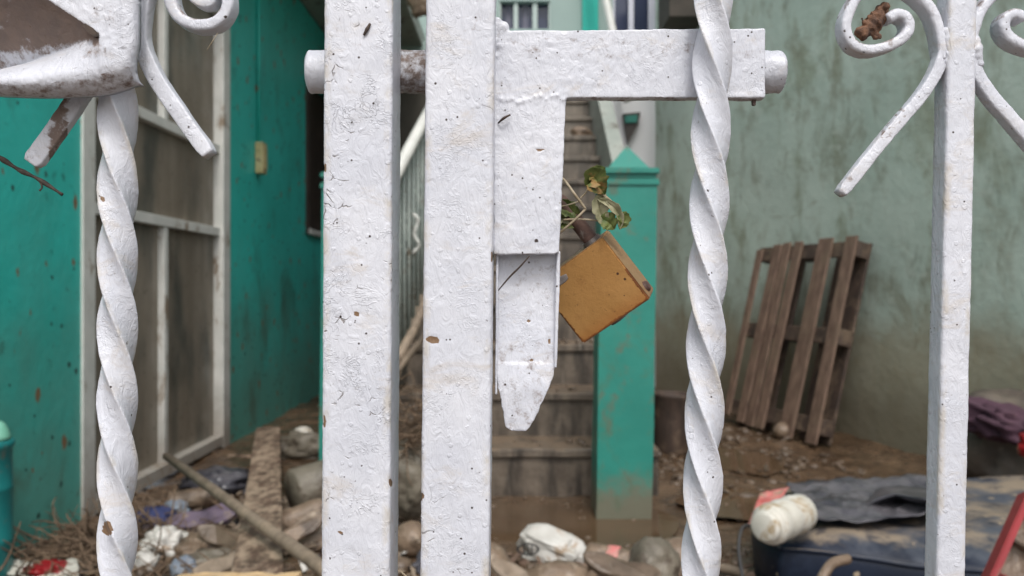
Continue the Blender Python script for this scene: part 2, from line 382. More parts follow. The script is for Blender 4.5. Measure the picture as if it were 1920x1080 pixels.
M_matt = surf('navy_mattress_cover', (0.003, 0.007, 0.018), (0.007, 0.013, 0.030), 4, 0.5, 0.35, 40, 0.003,
    [('up', (0.085, 0.095, 0.115), 0.7, 1.15, 5, '0.85'), ('up', (0.27, 0.215, 0.155), 0.86, 1.16, 5.5, '0.92'), ('noise', (0.012, 0.02, 0.04), 13, 0.56, 0.66, (5, 5, 5), '0.7'), ('spots', (0.33, 0.26, 0.18), 26, 0.25, 0.35)], spec=0.3)
M_blackpl = surf('black_plastic_sheet', (0.012, 0.013, 0.018), (0.065, 0.063, 0.075), 4, 0.3, 0.3, 30, 0.004, [('up', (0.15, 0.14, 0.15), 0.75, 1.15, 8, '0.7')])
M_red = surf('red_plastic', (0.2, 0.007, 0.01), (0.29, 0.011, 0.015), 5, 0.35, 0.1, 40, 0.002, [('noise', MUD, 14, 0.55, 0.65)])
M_redfaded = surf('faded_red_wrapper', (0.5, 0.10, 0.09), (0.6, 0.22, 0.2), 12, 0.5, 0.2, 60, 0.002, [('noise', MUDL, 22, 0.5, 0.62)])
M_black = surf('black_print', (0.02, 0.02, 0.022), (0.04, 0.04, 0.04), 9, 0.5, 0.0)
M_beige = surf('cream_box_plastic', (0.44, 0.37, 0.17), (0.54, 0.47, 0.25), 18, 0.5, 0.2, 60, 0.002, [('noise', MUD, 20, 0.54, 0.66)])
M_lightgreen = surf('mint_plastic', (0.17, 0.48, 0.34), (0.24, 0.56, 0.42), 9, 0.4, 0.1)
M_orange = surf('orange_cap', (0.65, 0.16, 0.03), (0.7, 0.2, 0.05), 9, 0.4, 0.1)
M_leaf = surf('wilted_leaf', (0.05, 0.085, 0.018), (0.14, 0.165, 0.045), 120, 0.5, 0.4, 300, 0.0006, [('noise', (0.25, 0.15, 0.05), 90, 0.55, 0.65)])
M_leafpale = surf('pale_dry_leaf', (0.2, 0.2, 0.11), (0.33, 0.31, 0.2), 120, 0.6, 0.4, 300, 0.0006)
M_stem = surf('dry_stem', (0.28, 0.22, 0.14), (0.45, 0.38, 0.27), 150, 0.6, 0.2)
M_bark = surf('dry_bark', (0.055, 0.028, 0.018), (0.24, 0.12, 0.065), 130, 0.8, 0.9, 260, 0.002)
M_twig = surf('dark_twig', (0.035, 0.027, 0.022), (0.085, 0.06, 0.045), 200, 0.8, 0.5, 400, 0.0006)
def brass():
    k = NT('tarnished_brass_lacquer')
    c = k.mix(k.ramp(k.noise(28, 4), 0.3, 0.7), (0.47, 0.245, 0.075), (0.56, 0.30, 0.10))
    e = k.attr('edge')
    ed = k.ramp(k.math('ADD', e, k.math('MULTIPLY', k.math('SUBTRACT', k.noise(300, 6, 0.75), 0.5), 1.8)), 0.5, 0.8)
    c = k.mix(ed, c, k.mix(k.noise(240, 3), (0.05, 0.022, 0.012), (0.34, 0.11, 0.03)))
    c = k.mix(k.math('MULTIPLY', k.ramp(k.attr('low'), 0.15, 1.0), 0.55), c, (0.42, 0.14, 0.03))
    c = k.mix(k.math('MULTIPLY', k.ramp(k.noise(70, 7, 0.75, 0.5), 0.5, 0.72), 0.4), c, (0.30, 0.13, 0.04))
    c = k.mix(k.math('MULTIPLY', k.ramp(k.noise(480, 5, 0.75), 0.60, 0.68), 0.6), c, (0.2, 0.09, 0.035))
    c = k.mix(k.spots(230, 0.07, 0.35), c, (0.09, 0.04, 0.02))
    c = k.mix(k.spots(120, 0.012, 0.34, 0.3, (5, 2, 1)), c, (0.7, 0.62, 0.5))
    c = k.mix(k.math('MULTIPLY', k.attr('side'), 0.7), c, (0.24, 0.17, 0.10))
    return k.out(c, k.ramp(k.noise(60, 4), 0.3, 0.7, 0.42, 0.65), k.bump(k.noise(220, 7, 0.7), 0.6, 0.0006), 0.15)
M_brass = brass()
M_rust = surf('rusty_steel', (0.075, 0.04, 0.032), (0.15, 0.085, 0.065), 150, 0.6, 0.6, 500, 0.0005, [('noise', (0.26, 0.24, 0.22), 90, 0.58, 0.7)])
M_steel = surf('dull_steel', (0.11, 0.095, 0.09), (0.19, 0.165, 0.15), 150, 0.4, 0.3, 400, 0.0003, metal=0.5)
M_fibre = surf('dark_fibre', (0.04, 0.025, 0.02), (0.07, 0.045, 0.03), 200, 0.7, 0.0)
M_brick = surf('brown_roof_underside', (0.045, 0.038, 0.03), (0.075, 0.062, 0.05), 3, 0.8, 0.3, 20, 0.01)

# ------------------------------------------------------------------ ground
def gh(x, y):
    v = Vector((x, y, 0))
    h = 0.022 * noise.noise(v * 1.7) + 0.012 * noise.noise(v * 5) 
    if y < 2.0: h *= max(0, y - 1.0)
    # heaps of silt along the left wall and the near edge
    h += 0.055 * math.exp(-((x + 1.05) / 0.65) ** 2 - ((y - 3.2) / 0.65) ** 2)
    h += 0.07 * math.exp(-((x - 0.25) / 0.5) ** 2 - ((y - 2.75) / 0.35) ** 2)
    h += 0.02 * math.exp(-((x - 1.1) / 0.25) ** 2 - ((y - 4.6) / 0.3) ** 2)
    h -= 0.022 * math.exp(-((x - 1.12) / 0.4) ** 2 - ((y - 4.15) / 0.4) ** 2) + 0.022 * math.exp(-((x - 1.35) / 0.35) ** 2 - ((y - 5.15) / 0.5) ** 2)
    # a scraped hollow in front of the steps where water stands
    w = math.exp(-((x - 0.18) / 0.55) ** 4 - ((y - 3.85) / 0.5) ** 4)
    h = h * (1 - 0.8 * w) - 0.012 * w
    h += (0.010 * noise.noise(v * 16) + 0.007 * noise.noise(v * 34)) * (1 - 0.8 * w) * (1 if y > 2 else 0)
    return h
def axis(lo, hi, a, b, step, far):
    s = [-far, -far / 3, lo - 4, lo - 1.5]; x = a
    out = [v for v in s if v < a]
    while x < b: out.append(x); x += step
    return out + [b, b + 1.2, b + 5, far / 3, far]
xs = axis(-3, 3, -2.3, 3.4, 0.026, 60); ys = axis(0, 9, 2.1, 8.2, 0.030, 60)
vs = [(x, y, gh(x, y) if abs(x) < 6 and 0 < y < 10 else 0.0) for y in ys for x in xs]
nx = len(xs)
fs = [(j * nx + i, j * nx + i + 1, (j + 1) * nx + i + 1, (j + 1) * nx + i) for j in range(len(ys) - 1) for i in range(nx - 1)]
me = bpy.data.meshes.new('ground'); me.from_pydata(vs, [], fs)
tag(mesh_obj('ground', me, M_mud), kind='structure')
bm = bmesh.new()
N = 60; vv = []
for k in range(N):
    a = 2 * math.pi * k / N; rr = 1 + 0.16 * noise.noise(Vector((math.cos(a), math.sin(a), 0)) * 1.7)
    vv.append(bm.verts.new((0.20 + 0.60 * rr * math.cos(a), 3.86 + 0.46 * rr * math.sin(a), -0.006)))
bm.faces.new(vv)
tag(from_bm('puddle', bm, M_puddle), kind='structure')
for cx_, cy_, ra, rb, zz in ((1.12, 4.15, 0.30, 0.34, 0.006), (1.35, 5.15, 0.26, 0.42, 0.010)):
    bm = bmesh.new(); vv = []
    for k in range(N):
        a = 2 * math.pi * k / N; rr = 1 + 0.35 * noise.noise(Vector((math.cos(a) + cx_ * 3, math.sin(a), 2)) * 1.6)
        vv.append(bm.verts.new((cx_ + ra * rr * math.cos(a), cy_ + rb * rr * math.sin(a), zz)))
    bm.faces.new(vv)
    tag(from_bm('puddle', bm, M_puddle), kind='structure')

def drop(px, py, r):
    """where the sight line through a point comes to height r above the mud"""
    D = 2.2
    while D < 9:
        p = P(px, py, D)
        if p.z <= gh(p.x, D) + r: return p
        D += 0.01
    return P(px, py, 9)

# ------------------------------------------------------------------ left house (teal wall with door)
WX = -1.90
hl = thing('teal_house', 'teal painted house wall with a mud-stained metal door, left side of the yard', 'house', (WX, 5.5, 0))
def boxes(name, L, m, parent, bevel=0):
    bm = bmesh.new()
    for lo, hi in L:
        lo = Vector(lo); hi = Vector(hi); add_box(bm, (lo + hi) / 2, hi - lo)
    return from_bm(name, bm, m, parent)
d0, d1, dtop = 3.76, 5.72, 2.9
w0, w1, wz0, wz1 = 7.85, 9.4, 1.55, 3.1
boxes('wall', [((WX - 0.25, 1.6, -0.1), (WX, d0, 4.4)), ((WX - 0.25, d0, dtop), (WX, d1, 4.4)), ((WX - 0.25, d1, -0.1), (WX, w0, 4.4)),
               ((WX - 0.25, w0, -0.1), (WX, w1, wz0)), ((WX - 0.25, w0, wz1), (WX, w1, 4.4)), ((WX - 0.25, w1, -0.1), (WX, 10.2, 4.4))], M_teal, hl)
box('balcony_slab', (WX + 0.003, 4.9, 3.62), (WX + 0.95, 10.0, 3.8), M_parapet, hl, 0.01)
door = thing('door', None, None); door.parent = hl; door.location = (WX, 4.7, 0); door.matrix_parent_inverse = Matrix.Translation(-hl.location)
def dpart(name, lo, hi, m, bevel=0.004):
    o = box(name, lo, hi, m, None, bevel); o.parent = door; o.matrix_parent_inverse = Matrix.Translation(-door.location); return o
X0, X1 = WX - 0.075, WX - 0.012
dpart('jamb', (X0, d0, 0), (WX + 0.012, d0 + 0.11, dtop), M_frame)
dpart('jamb', (X0, d1 - 0.13, 0), (WX + 0.012, d1, dtop), M_frame)
for z, h in ((1.39, 0.055), (1.93, 0.055), (dtop - 0.06, 0.055)):
    dpart('rail', (X0, d0 + 0.11, z), (X1, d1 - 0.13, z + h), M_frame)
dpart('sill', (X0, d0 + 0.11, 0.02), (WX + 0.01, d1 - 0.13, 0.085), M_frame)
ym = 4.735
dpart('mullion', (X0 + 0.005, ym - 0.025, 0.085), (X1 - 0.005, ym + 0.025, 1.39), M_frame)
dpart('mullion', (X0 + 0.005, ym - 0.025, 1.985), (X1 - 0.005, ym + 0.025, dtop - 0.06), M_frame)
for a, b, z0, z1 in ((d0 + .11, ym - .025, .085, 1.39), (ym + .025, d1 - .13, .085, 1.39), (d0 + .11, d1 - .13, 1.445, 1.93), (d0 + .11, ym - .025, 1.985, dtop - .06), (ym + .025, d1 - .13, 1.985, dtop - .06)):
    dpart('pane', (X0 + 0.012, a - .003, z0 - .003), (X0 + 0.020, b + .003, z1 + .003), M_pane, 0)
win = thing('window', None, None); win.parent = hl; win.location = (WX, w0, 0); win.matrix_parent_inverse = Matrix.Translation(-hl.location)
def wpart(root, name, lo, hi, m, bevel=0.003):
    o = box(name, lo, hi, m, None, bevel); o.parent = root; o.matrix_parent_inverse = Matrix.Translation(-root.location); return o
wpart(win, 'frame', (WX - 0.2, w0, wz0), (WX + 0.02, w0 + 0.05, wz1), M_brown)
wpart(win, 'frame', (WX - 0.2, w1 - 0.05, wz0), (WX + 0.01, w1, wz1), M_brown)
wpart(win, 'sill', (WX - 0.2, w0 + 0.05, wz0), (WX + 0.04, w1 - 0.05, wz0 + 0.05), M_frame)
wpart(win, 'mullion', (WX - 0.16, 8.5, wz0 + 0.05), (WX - 0.11, 8.55, wz1), M_brown)
wpart(win, 'pane', (WX - 0.15, w0 + .04, wz0 + .04), (WX - 0.14, w1 - .04, wz1), M_brown)
jb = box('junction_box', (WX + 0.002, 6.30, 1.90), (WX + 0.06, 6.41, 2.13), M_beige, hl, 0.008)
box('cover_plate', (WX + 0.06, 6.315, 1.93), (WX + 0.067, 6.395, 2.10), M_beige, hl, 0.002)
tube('conduit', [(WX + 0.014, 6.35, 2.13), (WX + 0.014, 6.35, 3.0), (WX + 0.014, 6.35, 3.62)], 0.012, M_teal, hl)
# bowl upturned on a drum, both cut by the left edge
c = P(-4, 826, 3.0)
bm = bmesh.new()
prof = [(0.058, -0.0), (0.056, 0.012), (0.05, 0.035), (0.036, 0.058), (0.015, 0.07), (0.0, 0.072)]
rings = [[bm.verts.new(Vector((r * math.cos(a), r * math.sin(a), z))) for a in [2 * math.pi * k / 20 for k in range(20)]] for r, z in prof[:-1]]
for a, b in zip(rings, rings[1:]):
    for k in range(20): bm.faces.new((a[k], a[(k + 1) % 20], b[(k + 1) % 20], b[k]))
bm.faces.new(rings[-1]); bm.faces.new(rings[0][::-1])
o = from_bm('bowl', bm, M_lightgreen, None, True); o.location = c + Vector((-.02, 0, 0.003))
tag(o, 'small mint green bowl upturned on the teal drum at the left edge', 'bowl')
bm = bmesh.new(); rings = []
zt_ = c.z
for r, z in ((.088, 0.0), (.09, .01), (.09, zt_ * .3), (.093, zt_ * .31), (.09, zt_ * .33), (.09, zt_ * .66), (.093, zt_ * .67), (.09, zt_ * .69), (.088, zt_ - .03), (.096, zt_ - .022), (.096, zt_ - .004), (.09, zt_)):
    rings.append([bm.verts.new(Vector((r * math.cos(a), r * math.sin(a), z - 0.01))) for a in [2 * math.pi * k / 36 for k in range(36)]])
for a, b in zip(rings, rings[1:]):
    for k in range(36): bm.faces.new((a[k], a[(k + 1) % 36], b[(k + 1) % 36], b[k]))
bm.faces.new(rings[-1]); bm.faces.new(rings[0][::-1])
o = from_bm('drum', bm, surf('teal_drum_plastic', (0.008, 0.16, 0.16), (0.012, 0.20, 0.20), 3, 0.4, 0.1, 30, 0.002, [('noise', MUD, 6, 0.58, 0.68)]), None, True); o.location = (c.x - 0.05, 3.0, 0.01)
tag(o, 'narrow blue-teal plastic drum by the wall, cut off by the left edge', 'drum')

# ------------------------------------------------------------------ right wall
def rwx(y): return 2.74 - 0.325 * (y - 5)
bm = bmesh.new()
a, b = 2.2, 8.85
na = 40; ring = []
for i in range(na + 1):
    y = a + (b - a) * i / na; x = rwx(y)
    row = []
    for j in range(30):
        z = -0.1 + 5.6 * j / 29
        row.append(bm.verts.new((x + 0.015 * noise.noise(Vector((y, z, 3)) * 1.4), y, z)))
    ring.append(row)
for i in range(na):
    for j in range(29): bm.faces.new((ring[i][j], ring[i][j + 1], ring[i + 1][j + 1], ring[i + 1][j]))
r_ = bmesh.ops.extrude_face_region(bm, geom=bm.faces[:])
bmesh.ops.translate(bm, vec=(0.25, 0.08, 0), verts=[v for v in r_['geom'] if isinstance(v, bmesh.types.BMVert)])
bmesh.ops.recalc_face_normals(bm, faces=bm.faces[:])
tag(from_bm('boundary_wall', bm, M_pale, None, False), 'tall pale green plastered wall, mould-streaked and mud-stained, behind the leaning pallet', 'wall')

# ------------------------------------------------------------------ back house
hb = thing('back_house', 'pale green two storey house with barred windows behind the top of the stairs', 'house', (0, 9.6, 0))
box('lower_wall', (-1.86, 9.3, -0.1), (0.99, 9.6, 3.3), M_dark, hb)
box('white_wall', (0.993, 9.1, -0.1), (1.9, 9.6, 3.52), M_whitewall, hb)
box('floor_slab', (-1.86, 9.08, 3.53), (1.95, 9.6, 3.68), M_house, hb)
D = 9.7
def q(px, py, d=D): return P(px, py, d)
def bpart(name, pxa, pya, pxb, pyb, y0, y1, m, bev=0.0):
    A = q(pxa, pya, y0); B = q(pxb, pyb, y0)
    return box(name, (A.x, y0, B.z), (B.x, y1, A.z), m, hb, bev)
bpart('upper_wall', 700, 2, 936, 140, D, D + .3, M_house)
bpart('upper_wall', 1032, -160, 1092, 140, D, D + .3, M_house)
bpart('upper_wall', 700, -160, 1032, 2, D, D + .3, M_house)
bpart('upper_wall', 1122, -160, 1150, 140, D, D + .3, M_house)
bpart('upper_wall', 936, 54, 1032, 140, D, D + .3, M_house)
bpart('upper_wall', 1150, 90, 1240, 140, D, D + .3, M_house)
bpart('pilaster', 1092, -160, 1122, 140, D - .06, D + .3, surf('bright_teal_trim', (0.005, 0.38, 0.30), (0.01, 0.42, 0.34), 3, 0.5, 0.0))
def bwin(pxa, pxb, pya, pyb, bars, m, curtain=False):
    A = q(pxa, pya, D); B = q(pxb, pyb, D)
    w = thing('window', None, None); w.parent = hb; w.location = (A.x, D, B.z); w.matrix_parent_inverse = Matrix.Translation(-hb.location)
    wpart(w, 'pane', (A.x - .02, D + .12, B.z - .02), (B.x + .02, D + .14, A.z + .02), M_glass, 0)
    for x, wd in bars:
        a_ = q(x, 0, D + .05); wpart(w, 'bar', (a_.x - wd / 2, D + .03, B.z), (a_.x + wd / 2, D + .07, A.z), m)
    for f_ in (A.x, B.x - .02): wpart(w, 'frame', (f_, D + .02, B.z), (f_ + .02, D + .1, A.z), m)
    if curtain:
        for cx in (953, 985):
            a_ = q(cx, 0, D + .1); wpart(w, 'curtain', (a_.x - .03, D + .105, B.z), (a_.x + .03, D + .115, A.z), surf('grey_curtain', (0.13, 0.13, 0.18), (0.16, 0.16, 0.2), 5, 0.8, 0.0))
bwin(936, 1032, 2, 54, [(967, 0.05), (1003, 0.055)], M_grille, True)
bwin(1150, 1240, -160, 90, [(1183, 0.06), (1222, 0.08)], M_winframe)
box('roof_board', (1.72, 9.3, 3.9), (2.6, 9.75, 6.2), M_brick, hb)
tag(box('shutter_box', (1.42, 7.7, 3.50), (1.75, 8.3, 4.7), M_brick, None, 0.01), 'dark brown boarded shutter box high at the far end of the pale green wall', 'shutter')
# broken teal bracket on the white wall
bm = bmesh.new()
pxprism(bm, [(1168, 213), (1201, 210), (1197, 233), (1188, 250), (1178, 268), (1172, 240)], 9.0, 9.098)
from_bm('broken_bracket', bm, M_brown, hb)
bm = bmesh.new(); pxprism(bm, [(1171, 217), (1196, 215), (1194, 229), (1172, 230)], 8.97, 8.998)
from_bm('bracket_face', bm, M_pillar, hb)
p0, p1 = P(1128, -40, 9.2), P(1152, 75, 9.0)
tag(tube('leaning_pole', [p0 + (p0 - p1) * 1.2, p0, p1, p1 + (p1 - p0) * 0.95], 0.045, M_railw, None, 10), 'slanting white pole before the barred windows high at the back', 'pole')

# ------------------------------------------------------------------ stairs, parapet, railing
RISE, RUN, S0, NS = 0.24, 0.36, 4.30, 12
SXL, SXR = -0.62, 0.74
st = thing('staircase', 'mud-covered concrete stairs climbing from the flooded yard to the back house', 'stairs', (0, S0, 0))
for k in range(NS):
    y0 = S0 + k * RUN
    bm = bmesh.new()
    z0, z1 = (k * RISE if k else -0.1), (k + 1) * RISE
    n_ = 26
    pf = []
    for i in range(n_ + 1):
        x = SXL + (SXR - SXL) * i / n_
        jl = 0.008 * noise.noise(Vector((x * 6, k * 3.1, 0)))
        pf.append([bm.verts.new(v) for v in ((x, y0 + .012, z0), (x, y0 + .012, z1 - .05), (x, y0 - .012 + jl, z1 - .038), (x, y0 - .012 + jl, z1 - .008 + jl * .4), (x, y0 + .004, z1 + jl * .4), (x, y0 + .12, z1 + jl * .5), (x, y0 + RUN + .012, z1))])
    for i in range(n_):
        for j in range(6): bm.faces.new((pf[i][j], pf[i + 1][j], pf[i + 1][j + 1], pf[i][j + 1]))
    for row in (pf[0], pf[-1]):
        bb = bm.verts.new((row[0].co.x, y0 + RUN + .012, z0)); bm.faces.new(row + [bb])
    bmesh.ops.recalc_face_normals(bm, faces=bm.faces[:])
    from_bm('step', bm, M_conc, st)
box('landing', (SXL, S0 + NS * RUN + .015, 2.7), (SXR, 9.0, 2.88), M_conc, st)
# parapet
bm = bmesh.new()
def sz(y): return (y - S0) / RUN * RISE
prism(bm, [Vector((0.745, 5.2, 0)), Vector((0.745, 5.2, sz(5.2) + .62)), Vector((0.745, 8.6, sz(8.6) + .62)), Vector((0.745, 8.6, 0))],
      [Vector((0.86, 5.2, 0)), Vector((0.86, 5.2, sz(5.2) + .62)), Vector((0.86, 8.6, sz(8.6) + .62)), Vector((0.86, 8.6, 0))])
bmesh.ops.recalc_face_normals(bm, faces=bm.faces[:])
from_bm('parapet', bm, M_parapet, st)
# rail
rl = thing('stair_railing', 'grey railing with white handrail and close vertical bars along the left of the stairs', 'railing', (-0.66, 4.4, 0.1))
def rp(t, h):
    y = 4.40 + t * 3.0; return Vector((-0.70 + 0.34 * t, y, sz(y) * 0.92 + 0.10 + h))
tube('handrail', [rp(-0.05, 1.28), rp(0.5, 1.28), rp(1, 1.28)], 0.036, M_railw, rl, 10)
tube('lower_rail', [rp(-0.05, 0.16), rp(0.5, 0.16), rp(1, 0.16)], 0.028, M_stick, rl, 8)
bm0 = None
for i in range(26):
    t = i / 25; tube('baluster', [rp(t, 0.16), rp(t, 0.7), rp(t, 1.26)], 0.012, M_rail, rl, 6)
for t in (0.26, 0.38):
    a = rp(t, 0.74)
    for s in (-1, 1):
        tube('scroll', [a + Vector((0.012 * s, -.02, 0.12)), a + Vector((0.045 * s, -.02, 0.08)), a + Vector((0.02 * s, -.02, 0.0)), a + Vector((0.05 * s, -.02, -0.07)), a + Vector((0.01 * s, -.02, -0.12))], 0.011, M_railw, rl, 6, n=12)

# ------------------------------------------------------------------ pillars
def pillar(label, xl, xr, D0, dep, zt, lean):
    w = xr - xl; cx = (xl + xr) / 2; cy = D0 + dep / 2
    t = thing('gate_pillar', label, 'pillar', (cx, cy, 0), 'teal pillars at the foot of the stairs')
    def blk(name, z0, z1, grow, m, taper=0.0, apex=False):
        bm = bmesh.new()
        add_box(bm, (cx, cy, (z0 + z1) / 2), (w + 2 * grow, dep + 2 * grow, z1 - z0))
        bmesh.ops.subdivide_edges(bm, edges=[e for e in bm.edges if abs(e.verts[0].co.z - e.verts[1].co.z) > 0.3], cuts=24)
        bmesh.ops.bevel(bm, geom=[e for e in bm.edges if not apex], offset=0.006, segments=2, affect='EDGES') if z1 - z0 < 0.3 and not apex else None
        if apex:
            for v in bm.verts:
                if v.co.z > (z0 + z1) / 2: v.co.x = cx + (v.co.x - cx) * 0.03; v.co.y = cy + (v.co.y - cy) * 0.03
        for v in bm.verts:
            v.co.x += lean * v.co.z + 0.004 * noise.noise(v.co * 3 + Vector((0, 0, 5)))
        from_bm(name, bm, m, t)
    blk('shaft', -0.08, zt - 0.083, 0, M_pillar)
    blk('moulding', zt - 0.083, zt - 0.05, 0.010, M_pillar)
    blk('moulding', zt - 0.047, zt - 0.032, 0.0, M_pillar)
    blk('moulding', zt - 0.029, zt, 0.010, M_pillar)
    blk('cap', zt + 0.001, zt + 0.118, -0.030, M_pillar, apex=True)
    return t
pillar('teal pillar with pyramid cap standing between the padlock and the right twisted bar', 0.385, 0.640, 3.9, 0.25, 1.60, 0.016)
pillar('teal pillar almost wholly hidden behind the broad left gate post', -0.95, -0.70, 4.2, 0.25, 1.62, 0.01)

# ------------------------------------------------------------------ pallet
pa = thing('pallet', 'muddy wooden pallet leaning on edge against the pale green wall', 'pallet', (2.0, 6.1, 0))
B1 = Vector((2.10, 5.62, 0.01)); B0 = Vector((1.75, 6.70, 0.01))
U = (B1 - B0).normalized(); Wd = (B1 - B0).length
V = Vector((0.35, 0.02, 1.36)); VL = V.length; V = (V - U * V.dot(U)).normalized()
Nn = U.cross(V).normalized()
if Nn.x > 0: Nn = -Nn
rotp = Matrix((U, V, Nn)).transposed()
def ppart(name, u0, u1, v0, v1, n0, n1, m, jig=0.0):
    bm = bmesh.new()
    vs_ = add_box(bm, (0, 0, 0), (u1 - u0, v1 - v0, n1 - n0))
    bmesh.ops.bevel(bm, geom=bm.edges[:], offset=0.004, segments=1, affect='EDGES')
    c_ = B0 + U * ((u0 + u1) / 2) + V * ((v0 + v1) / 2) + Nn * ((n0 + n1) / 2)
    ja = Matrix.Rotation(jig, 3, 'Z')
    bmesh.ops.transform(bm, matrix=Matrix.Translation(c_) @ (rotp @ ja).to_4x4(), verts=bm.verts[:])
    return from_bm(name, bm, m, pa)
for u0, u1, e, j in ((0.0, 0.075, -.03, .02), (0.20, 0.30, 0, .0), (0.325, 0.415, .01, .008), (0.45, 0.545, .01, -.006), (0.73, 0.88, .02, .0), (1.02, 1.13, .02, .01)):
    ppart('slat', u0, u1, 0.0 - e, VL - 0.02 + e, 0.105, 0.125, M_pallet, j)
for v in (0.05, 0.66, VL - 0.14): ppart('cross_board', 0.0, 1.13, v, v + 0.11, 0.083, 0.104, M_palletb)
for v in (0.05, 0.66, VL - 0.14):
    for u in (0.0, 0.5, 0.99): ppart('block', u, u + 0.14, v, v + 0.11, 0.003, 0.082, M_palletb)
for u in (0.02, 0.30, 0.56, 0.80, 0.97): ppart('rear_slat', u, u + 0.15, 0, VL - 0.02, -0.02, 0.002, M_palletb)  # rear boards coloured dark so the gaps look shaded

for u_ in (0.03, 0.25, 0.37, 0.5, 0.78, 0.84, 1.07):
    for v_ in (0.10, 0.71, VL - 0.09):
        bm = bmesh.new(); bmesh.ops.create_cone(bm, cap_ends=True, segments=8, radius1=0.006, radius2=0.006, depth=0.003)
        bmesh.ops.transform(bm, matrix=Matrix.Translation(B0 + U * u_ + V * v_ + Nn * 0.1265) @ rotp.to_4x4(), verts=bm.verts[:])
        from_bm('nail', bm, M_rust, pa)
# ------------------------------------------------------------------ debris helpers
def blob(name, c, s, m, label, cat, seed=0, amp=0.18, freq=1.5, rot=(0, 0, 0), group=None, sub=4, power=1.0, crease=0.0, flat=False):
    bm = bmesh.new(); bmesh.ops.create_icosphere(bm, subdivisions=sub, radius=1)
    o_ = Vector((seed * 3.7, seed * 1.3, seed))
    for v in bm.verts:
        n = v.co.copy()
        if power != 1.0: v.co = Vector([math.copysign(abs(a) ** power, a) for a in n])
        k = 1 + amp * noise.noise(n * freq + o_) + amp * .4 * noise.noise(n * freq * 3 + o_)
        if crease: k -= crease * (1 - min(1, abs(noise.noise(n * freq * 1.6 + o_ * 2)) * 5))
        v.co = v.co * k
    bmesh.ops.scale(bm, vec=s, verts=bm.verts[:])
    from mathutils import Euler
    bmesh.ops.transform(bm, matrix=Euler([R(a) for a in rot]).to_matrix().to_4x4(), verts=bm.verts[:])
    o = from_bm(name, bm, m, None, not flat); o.location = c
    return tag(o, label, cat, group)
def lathe(name, c, prof, m, label, cat, direction=(1, 0, 0), group=None, segs=24, dent=0.06, seed=0, parent=None, wob=None):
    """prof: (t along axis, radius)"""
    bm = bmesh.new(); rings = []
    for t, r in prof:
        rr = []
        for k in range(segs):
            a = 2 * math.pi * k / segs
            d = 1 + dent * noise.noise(Vector((math.cos(a), math.sin(a), t * 9 + seed)) * 1.4)
            rr.append(bm.verts.new((r * d * math.cos(a), r * d * math.sin(a), t)))
        rings.append(rr)
    for a, b in zip(rings, rings[1:]):
        for k in range(segs): bm.faces.new((a[k], a[(k + 1) % segs], b[(k + 1) % segs], b[k]))
    bm.faces.new(rings[0][::-1]); bm.faces.new(rings[-1])
    q_ = Vector(direction).to_track_quat('Z', 'Y').to_matrix().to_4x4()
    bmesh.ops.transform(bm, matrix=q_, verts=bm.verts[:])
    o = from_bm(name, bm, m, None, True)
    if parent: o.parent = parent
    else: o.location = c
    if label: tag(o, label, cat, group)
    return o
def sheet(name, corners, m, label, cat, amp=0.03, freq=5, nu=40, nv=30, seed=0, thick=0.004, parent=None):
    a, b, c, d = [Vector(x) for x in corners]; bm = bmesh.new(); g = []
    nn = (b - a).cross(d - a).normalized()
    if nn.z < 0: nn = -nn
    o_ = Vector((seed, seed * 2, 0))
    for i in range(nu + 1):
        row = []
        for j in range(nv + 1):
            u, v = i / nu, j / nv
            eu = 0.05 * noise.noise(Vector((v * 3, seed, 0))); ev = 0.05 * noise.noise(Vector((u * 3, seed, 9)))
            uu = u + eu; v2 = v + ev
            p = (a * (1 - uu) + b * uu) * (1 - v2) + (d * (1 - uu) + c * uu) * v2
            h = amp * (noise.noise(p * freq + o_) + 0.5 * (1 - 2 * abs(noise.noise(p * freq * 1.7 + o_))) + .25 * noise.noise(p * freq * 4))
            row.append(bm.verts.new(p + nn * h))
        g.append(row)
    for i in range(nu):
        for j in range(nv): bm.faces.new((g[i][j], g[i + 1][j], g[i + 1][j + 1], g[i][j + 1]))
    o = from_bm(name, bm, m, parent, True)
    s = o.modifiers.new('thickness', 'SOLIDIFY'); s.thickness = thick
    return tag(o, label, cat)

# ------------------------------------------------------------------ mattress and what lies on it
mt = thing('mattress', 'dark blue padded mattress smeared with mud, lying in the yard at lower right', 'mattress', (1.6, 3.1, 0))
c00, c10, c01, c11 = Vector((0.77, 2.80, 0)), Vector((2.45, 2.36, 0)), Vector((1.10, 3.72, 0)), Vector((2.85, 3.75, 0))
def mt_pt(u, v):
    # rounded corners: pull the unit square onto a squircle
    x, y = u * 2 - 1, v * 2 - 1
    k = 1 - 0.13 * (x * x * y * y)
    x *= k; y *= k
    u, v = (x + 1) / 2, (y + 1) / 2
    return (c00 * (1 - u) + c10 * u) * (1 - v) + (c01 * (1 - u) + c11 * u) * v
def mt_top(u, v):
    p = mt_pt(u, v)
    e = min(u, 1 - u, v * .7, (1 - v) * .7); edge = 1 - math.exp(-max(e, 0) * 22)
    return 0.185 + 0.055 * edge + 0.055 * max(0, u - 0.3) * v + 0.02 * noise.noise(p * 2.6) + 0.008 * noise.noise(p * 8)
bm = bmesh.new(); g = []
nu, nv = 90, 60
for i in range(nu + 1):
    g.append([bm.verts.new(mt_pt(i / nu, j / nv) + Vector((0, 0, mt_top(i / nu, j / nv)))) for j in range(nv + 1)])
for i in range(nu):
    for j in range(nv): bm.faces.new((g[i][j], g[i + 1][j], g[i + 1][j + 1], g[i][j + 1]))
rim = [g[i][0] for i in range(nu + 1)] + [g[nu][j] for j in range(1, nv + 1)] + [g[i][nv] for i in range(nu - 1, -1, -1)] + [g[0][j] for j in range(nv - 1, 0, -1)]
